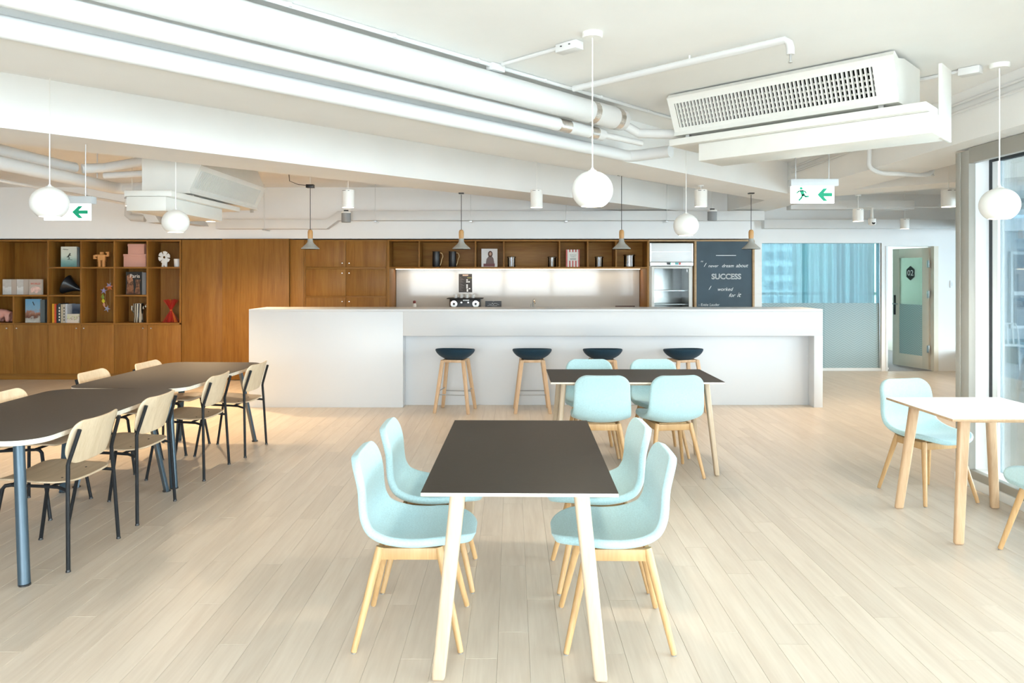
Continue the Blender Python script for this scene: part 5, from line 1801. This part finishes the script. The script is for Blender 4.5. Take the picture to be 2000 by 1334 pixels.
# magazine with portrait
t, w_ = book_front('white magazine with a seated woman in a grey sweater on its cover', 940.5, 971.5, 0.275, ZS, plain('cover_offwhite', (0.66, 0.63, 0.60), 0.4), 0.02, YK - 0.05, name='magazine')
t['category'] = 'magazine'
cc = MB().prism([(-0.055, -0.001, 0.05), (0.075, -0.001, 0.05), (0.06, -0.001, 0.13), (0.035, -0.001, 0.165), (-0.01, -0.001, 0.165), (-0.045, -0.001, 0.12)], (0, 0.0008, 0)).build('figure_print', plain('print_sweater', (0.17, 0.11, 0.10), 0.6), t)
MB().prism([(0.012 + 0.036 * math.cos(R(30 * k)), -0.0016, 0.195 + 0.048 * math.sin(R(30 * k))) for k in range(12)], (0, 0.0006, 0)).build('hair_print', plain('print_hair', (0.09, 0.035, 0.02), 0.6), t)
MB().prism([(0.014 + 0.018 * math.cos(R(30 * k)), -0.0022, 0.198 + 0.026 * math.sin(R(30 * k))) for k in range(12)], (0, 0.0006, 0)).build('face_print', plain('print_skin', (0.52, 0.30, 0.21), 0.6), t)
MB().box(-0.09, 0.08, -0.0022, -0.0012, 0.006, 0.05).build('lap_print', plain('print_wine', (0.17, 0.055, 0.055), 0.6), t)
# striped guide book
t, w_ = book_front('red and white striped guide book on the open shelf', 1105.5, 1132, 0.262, ZS, plain('cover_red', (0.52, 0.055, 0.04), 0.4), 0.03, YK - 0.05)
for k in range(4):
    a = -w_ + 2 * w_ * (2 * k + 1) / 9
    MB().box(a, a + 2 * w_ / 9, -0.0008, -0.0002, 0.0, 0.262).build('stripe_print', M['page_white'], t)
MB().box(-w_ * 0.72, w_ * 0.80, -0.0014, -0.0006, 0.095, 0.225).build('title_panel', M['page_white'], t)
for k, (s_, ww) in enumerate((('The Monocle', 0.10), ('Guide to', 0.075))):
    text_on(s_, M['print_dark'], t, (0.004, -0.0022, 0.175 - k * 0.024), width=ww, name='cover_title')
for k in range(2):
    MB().box(-0.045, 0.05, -0.0020, -0.0014, 0.124 - k * 0.016, 0.130 - k * 0.016).build('cover_title', M['print_dark'], t)
# glass jars
jar_m = glass('jar_glass', (0.96, 0.97, 0.97), 0.12, 0.03)
for lab, px, r_, hh in (('glass jar with a lid, left in the widest cubbyhole', 999, 0.062, 0.16), ('glass jar with a lid, right in the widest cubbyhole', 1078, 0.062, 0.16), ('glass jar with a lid, right of the striped book', 1170, 0.062, 0.16), ('larger glass jar with a domed lid in the last cubbyhole', 1229, 0.085, 0.19)):
    t = thing('glass_jar', lab, 'jar', (X_(px, YK), YK, ZS), group='glass jars on the open shelf')
    MB().lathe([(r_ * 0.9, 0), (r_ * 0.95, 0.006), (r_ * 0.95, hh - 0.02), (r_ * 0.92, hh - 0.02), (r_ * 0.92, 0.01), (0.001, 0.008)], 28).build('body', jar_m, t)
    MB().lathe([(0.001, hh - 0.019), (r_ * 1.12, hh - 0.018), (r_ * 1.12, hh - 0.008), (r_ * 0.8, hh), (0.001, hh + 0.004)], 28).build('lid', jar_m, t)
# poster on the splash
YPo = YF + 0.612
pt = thing('menu_poster', 'small dark menu poster with white drink icons on the backsplash', 'poster', (X_(909, YPo), YPo, 0))
pz0, pz1 = Z_(571, YPo), Z_(535, YPo)
pw = 13 * YPo / FPX
MB().box(-pw, pw, 0, 0.003, pz0, pz1).build('sheet', plain('poster_black', (0.030, 0.024, 0.022), 0.5), pt)
MB().box(-pw * 0.42, pw * 0.42, -0.001, 0, pz1 - 0.032, pz1 - 0.010).build('heading_print', plain('print_tan', (0.50, 0.38, 0.32), 0.6), pt)
for k in range(12):
    z = pz1 - 0.052 - k * 0.0185
    MB().box(-pw * 0.88, -pw * 0.88 + pw * (0.25 + 0.55 * ((k * 7) % 5) / 5), -0.001, 0, z - 0.005, z).build('text_print', plain('print_grey', (0.20, 0.18, 0.17), 0.6), pt)
for (u, v) in ((0.25, 0.33), (0.25, 0.43), (0.55, 0.43), (0.25, 0.60), (0.25, 0.68), (0.25, 0.76), (0.62, 0.80), (0.3, 0.86), (0.3, 0.93)):
    z = pz1 - v * (pz1 - pz0)
    MB().box(pw * u - 0.012, pw * u + 0.012, -0.001, 0, z - 0.009, z + 0.009).build('icon_print', M['sign_white'], pt)
for k in range(3):
    MB().strip([(pw * (0.30 + 0.22 * k), pz1 - 0.055), (pw * (0.38 + 0.22 * k), pz1 - 0.068), (pw * (0.46 + 0.22 * k), pz1 - 0.055)], 0.005, -0.001, 0).build('icon_print', plain('print_lime', (0.40, 0.42, 0.10), 0.6), pt)
# coffee machine
YM = YF + 0.22
cmx = X_(908, YM)
t = thing('coffee_machine', 'black espresso machine with two round chrome gauges and a cup tray', 'coffee machine', (cmx, YM, 0.92))
zt_ = Z_(582.5, YM) - 0.92
MB().box(-0.235, 0.235, 0.0, 0.36, 0.02, zt_ - 0.012).build('body', M['black_plastic'], t, bev=0.01)
MB().box(-0.275, 0.275, -0.03, 0.36, zt_ - 0.012, zt_).build('cup_tray', M['black_metal'], t, bev=0.003)
for s in (-1, 1):
    g = MB().lathe([(0.058, 0), (0.058, 0.02), (0.05, 0.03), (0.001, 0.03)], 28).build('gauge', M['chrome'], t, (s * 0.165, 0.0, zt_ - 0.085), (R(90), 0, 0))
    MB().lathe([(0.001, 0.031), (0.018, 0.031), (0.014, 0.035), (0.001, 0.036)], 16).build('gauge_hub', M['black_plastic'], g)
    MB().lathe([(0.014, 0), (0.014, 0.012), (0.001, 0.013)], 14).build('button', M['chrome'], t, (s * 0.052, 0.0, zt_ - 0.07), (R(90), 0, 0))
    MB().tube([(s * 0.12, 0.03, 0.12), (s * 0.12, -0.05, 0.10)], 0.012, 8).build('group_head', M['chrome'], t)
MB().box(-0.03, 0.065, -0.003, 0.0, zt_ - 0.04, zt_ - 0.022).build('display', M['sign_white'], t)
MB().box(-0.24, 0.24, -0.06, 0.36, 0.0, 0.02).build('drip_base', M['steel'], t)
cup_me = MB().lathe([(0.018, 0), (0.022, 0.002), (0.030, 0.055), (0.027, 0.055), (0.02, 0.008), (0.001, 0.006)], 20).mesh('cup', M['ceramic_white'])
hnd = MB().tube([(0.028, 0, 0.045), (0.042, 0, 0.04), (0.042, 0, 0.022), (0.025, 0, 0.016)], 0.003, 6).mesh('handle', M['ceramic_white'])
for i, (px, lab) in enumerate(((890, 'white cup furthest left on the coffee machine'), (901, 'second white cup from the left on the coffee machine'), (912, 'third white cup from the left on the coffee machine'), (924, 'white cup furthest right on the coffee machine'))):
    t = thing('coffee_cup', lab, 'cup', (X_(px, YM + .1), YM + 0.1, 0.92 + zt_ + 0.0003), group='cups on the coffee machine')
    inst('bowl', cup_me, t); inst('handle', hnd, t)
# chalk sign, tap, soap, tray
YA = YF + 0.3
t = thing('chalk_sign', 'small black chalk sign standing beside the coffee machine', 'sign', (X_(963.5, YA), YA, 0.92))
zt_ = Z_(588, YA) - 0.92
MB().prism([(-0.125, 0, 0.0), (0.125, 0, 0.0), (0.125, 0, zt_), (0.02, 0, zt_), (0.0, 0, zt_ - 0.006), (-0.02, 0, zt_), (-0.125, 0, zt_)], (0, 0.02, 0)).build('board', M['black_plastic'], t)
MB().strip([(-0.07, zt_ - 0.045), (-0.03, zt_ - 0.05), (-0.01, zt_ - 0.03), (0.0, zt_ - 0.055), (0.02, zt_ - 0.035), (0.05, zt_ - 0.04), (0.09, zt_ - 0.06)], 0.004, -0.001, 0).build('chalk_writing', M['chalk'], t)
MB().strip([(-0.09, zt_ - 0.07), (-0.05, zt_ - 0.065), (0.0, zt_ - 0.072), (0.06, zt_ - 0.07)], 0.004, -0.001, 0).build('chalk_writing', M['chalk'], t)
t = thing('kitchen_tap', 'chrome kitchen tap standing at the backsplash', 'tap', (X_(1042, YA), YA + 0.15, 0.92))
zt_ = Z_(585, YA) - 0.92
MB().tube(smooth_path([(0, 0, 0), (0, 0, zt_ - 0.05), (0.01, -0.03, zt_ - 0.008), (0.012, -0.09, zt_), (0.014, -0.15, zt_ - 0.03), (0.015, -0.17, zt_ - 0.07)], 20), 0.013, 10).build('spout', M['chrome'], t)
MB().tube([(0.0, 0, 0.05), (-0.035, -0.04, 0.16), (-0.04, -0.05, 0.20)], 0.009, 8).build('lever', M['chrome'], t)
MB().lathe([(0.026, 0), (0.026, 0.01), (0.016, 0.02)], 16).build('base', M['chrome'], t)
t = thing('soap_bottle', 'small white bottle with a dark red cap left of the coffee machine', 'bottle', (X_(809.5, YA), YA, 0.92))
MB().lathe([(0.028, 0), (0.030, 0.01), (0.030, 0.19), (0.018, 0.215)], 18).build('body', M['ceramic_white'], t)
MB().lathe([(0.020, 0.214), (0.022, 0.22), (0.022, 0.25), (0.010, 0.258)], 16).build('cap', plain('cap_red', (0.20, 0.03, 0.03), 0.4), t)
MB().lathe([(0.0305, 0.08), (0.0305, 0.15)], 18).build('sticker', plain('sticker_brown', (0.30, 0.12, 0.05), 0.6), t)
t = thing('serving_tray', 'dark wooden tray on edge at the right of the worktop', 'tray', (X_(1221, YA), YA, 0.92))
MB().box(-0.15, 0.15, 0, 0.025, 0.0, Z_(597.3, YA) - 0.92).build('board', plain('tray_wood', (0.07, 0.022, 0.018), 0.4), t, bev=0.004)
MB().box(-0.15, 0.15, -0.01, 0, 0.0, 0.02).build('rim', M['tray_wood'], t)

# ================================================================== MEETING ROOM: curtain; outside: terrace, far buildings
cu_ = thing('curtain', 'sheer blue curtain hanging in folds behind the glass partition', 'curtain', (5.0, 12.25, 0))
vs, fs = [], []
nx = 260
rc_ = random.Random(5)
ph = [rc_.uniform(0, 6.28) for _ in range(4)]
for i in range(nx + 1):
    x = -1.15 + 2.33 * i / nx
    y = 0.035 * math.sin(x * 38 + ph[0] + 1.2 * math.sin(x * 7 + ph[1])) + 0.015 * math.sin(x * 83 + ph[2])
    vs += [(x, y * 1.2, 0.04), (x, y, 2.55)]
for i in range(nx):
    fs.append((2 * i, 2 * i + 2, 2 * i + 3, 2 * i + 1))
mb = MB(); mb.add(vs, fs)
mb.build('cloth', M['curtain_blue'], cu_)
MB().tube([(-1.2, 0, 2.56), (1.2, 0, 2.56)], 0.014, 8).build('rail', M['steel'], cu_)
for s in (-1, 1):
    MB().tube([(s * 1.0, 0, 2.56), (s * 1.0, 0, CEIL)], 0.008, 6).build('bracket', M['steel'], cu_)
col_ = MB().box(-0.06, 0.06, -0.06, 0.06, 0, CEIL).build('column', plain('column_brown', (0.12, 0.10, 0.085), 0.5), None, (X_(1637, 13.4), 13.4, 0))
tag(col_, 'slim brown column standing behind the curtain in the meeting room', 'column')

# far towers beyond the meeting room window
def tower(label, x, y, w_, d_, z0, z1, nfl, nw, mb_, mw):
    t = thing('tower_block', label, 'building', (x, y, z0))
    H = z1 - z0
    MB().box(-w_ / 2, w_ / 2, 0, d_, 0, H).build('wall', mb_, t)
    fh = H / nfl
    win_me = MB().box(-w_ / nw * 0.34, w_ / nw * 0.34, -0.12, 0.0, fh * 0.22, fh * 0.78).mesh('window', mw)
    for f in range(nfl):
        for k in range(nw):
            inst('window', win_me, t, (-w_ / 2 + (k + 0.5) * w_ / nw, 0, f * fh))
tower('pale tower block seen through the left of the blue curtain', 18.4, 46, 4.6, 6, -12, 9.0, 22, 6, plain('tower_pale', (0.62, 0.64, 0.62), 0.8), M['facade_window'])
tower('blue grey tower block seen behind the pale one through the curtain', 24.2, 54, 7.5, 6, -12, 16.0, 24, 7, plain('tower_blue', (0.30, 0.42, 0.47), 0.7), plain('tower_glass', (0.45, 0.58, 0.64), 0.3))

# terrace: building across, canopy, post, chair, planter
fc = thing('terrace_pavilion', 'blue grey building with framed windows across the terrace', 'building', (11.0, 14.5, -0.06))
MB().box(-2.4, 5.0, 0.0, 0.3, 0, 3.6).build('wall', M['facade_blue'], fc)
for k in range(5):
    x = -2.2 + k * 1.25
    wf = MB().box(x, x + 1.1, -0.06, 0.0, 0.55, 2.1).build('window_frame', M['terrace_white'], fc)
    MB().box(x + 0.06, x + 0.52, -0.075, -0.06, 1.30, 2.04).build('pane', M['facade_window'], wf)
    MB().box(x + 0.58, x + 1.04, -0.075, -0.06, 1.30, 2.04).build('pane', M['facade_window'], wf)
    MB().box(x + 0.06, x + 1.04, -0.075, -0.06, 0.61, 1.22).build('pane', M['facade_window'], wf)
MB().box(-2.5, 5.0, -0.35, 0.0, 2.5, 2.75).build('eave', M['terrace_white'], fc)
cn = thing('terrace_canopy', 'white canopy roof on posts over the terrace', 'canopy', (10.0, 10.2, 0))
MB().box(-4.6, 4.0, -3.6, -3.45, 2.75, 2.95).build('beam', M['terrace_white'], cn)
MB().box(-2.9, 4.0, 3.8, 3.9, 2.75, 2.95).build('beam', M['terrace_white'], cn)
for k in range(5):
    x0_ = -4.4 + k * 1.7
    MB().prism([(x0_, -3.45, 2.80), (x0_ + 0.10, -3.45, 2.80), (x0_ + 2.5, 3.8, 2.80), (x0_ + 2.4, 3.8, 2.80)], (0, 0, 0.12)).build('rafter', M['terrace_white'], cn)
MB().box(-4.4, 4.0, -3.45, 3.9, 2.955, 3.05).build('roof', M['terrace_white'], cn)
MB().box(-4.79, -4.67, -3.62, -3.43, -0.06, 2.95).build('post', M['terrace_white'], cn)
MB().box(3.8, 3.95, -3.62, -3.43, -0.06, 2.95).build('post', M['terrace_white'], cn)
tc_ = thing('garden_chair', 'white slatted metal chair out on the terrace', 'chair', (8.35, 12.05, -0.06), R(-20))
WM = M['terrace_white']
for s in (-1, 1):
    MB().tube([(s * 0.21, 0.21, 0), (s * 0.20, 0.20, 0.45), (s * 0.19, 0.24, 0.72), (s * 0.16, 0.25, 0.80)], 0.013, 8).build('leg', WM, tc_)
    MB().tube([(s * 0.21, -0.21, 0), (s * 0.20, -0.20, 0.45)], 0.013, 8).build('leg', WM, tc_)
    MB().tube([(s * 0.20, -0.20, 0.44), (s * 0.20, 0.20, 0.44)], 0.011, 8).build('seat_frame', WM, tc_)
MB().tube([(-0.16, 0.25, 0.80), (0.16, 0.25, 0.80)], 0.013, 8).build('top_rail', WM, tc_)
for k in range(6):
    y = -0.18 + k * 0.072
    MB().box(-0.20, 0.20, y - 0.022, y + 0.022, 0.445, 0.456).build('seat_slat', WM, tc_)
for k in range(4):
    x = -0.12 + 0.08 * k
    MB().tube([(x, 0.20, 0.46), (x, 0.245, 0.80)], 0.011, 8).build('back_slat', WM, tc_)
pl = thing('terrace_bench', 'low blue bench beside the building across the terrace', 'bench', (9.75, 13.3, -0.06))
MB().box(-0.6, 0.9, -0.3, 0.3, 0.30, 0.42).build('seat', plain('bench_blue', (0.10, 0.24, 0.31), 0.6), pl, bev=0.02)
for s in (-0.5, 0.8):
    MB().box(s - 0.04, s + 0.04, -0.25, 0.25, 0, 0.30).build('leg', M['facade_blue'], pl)
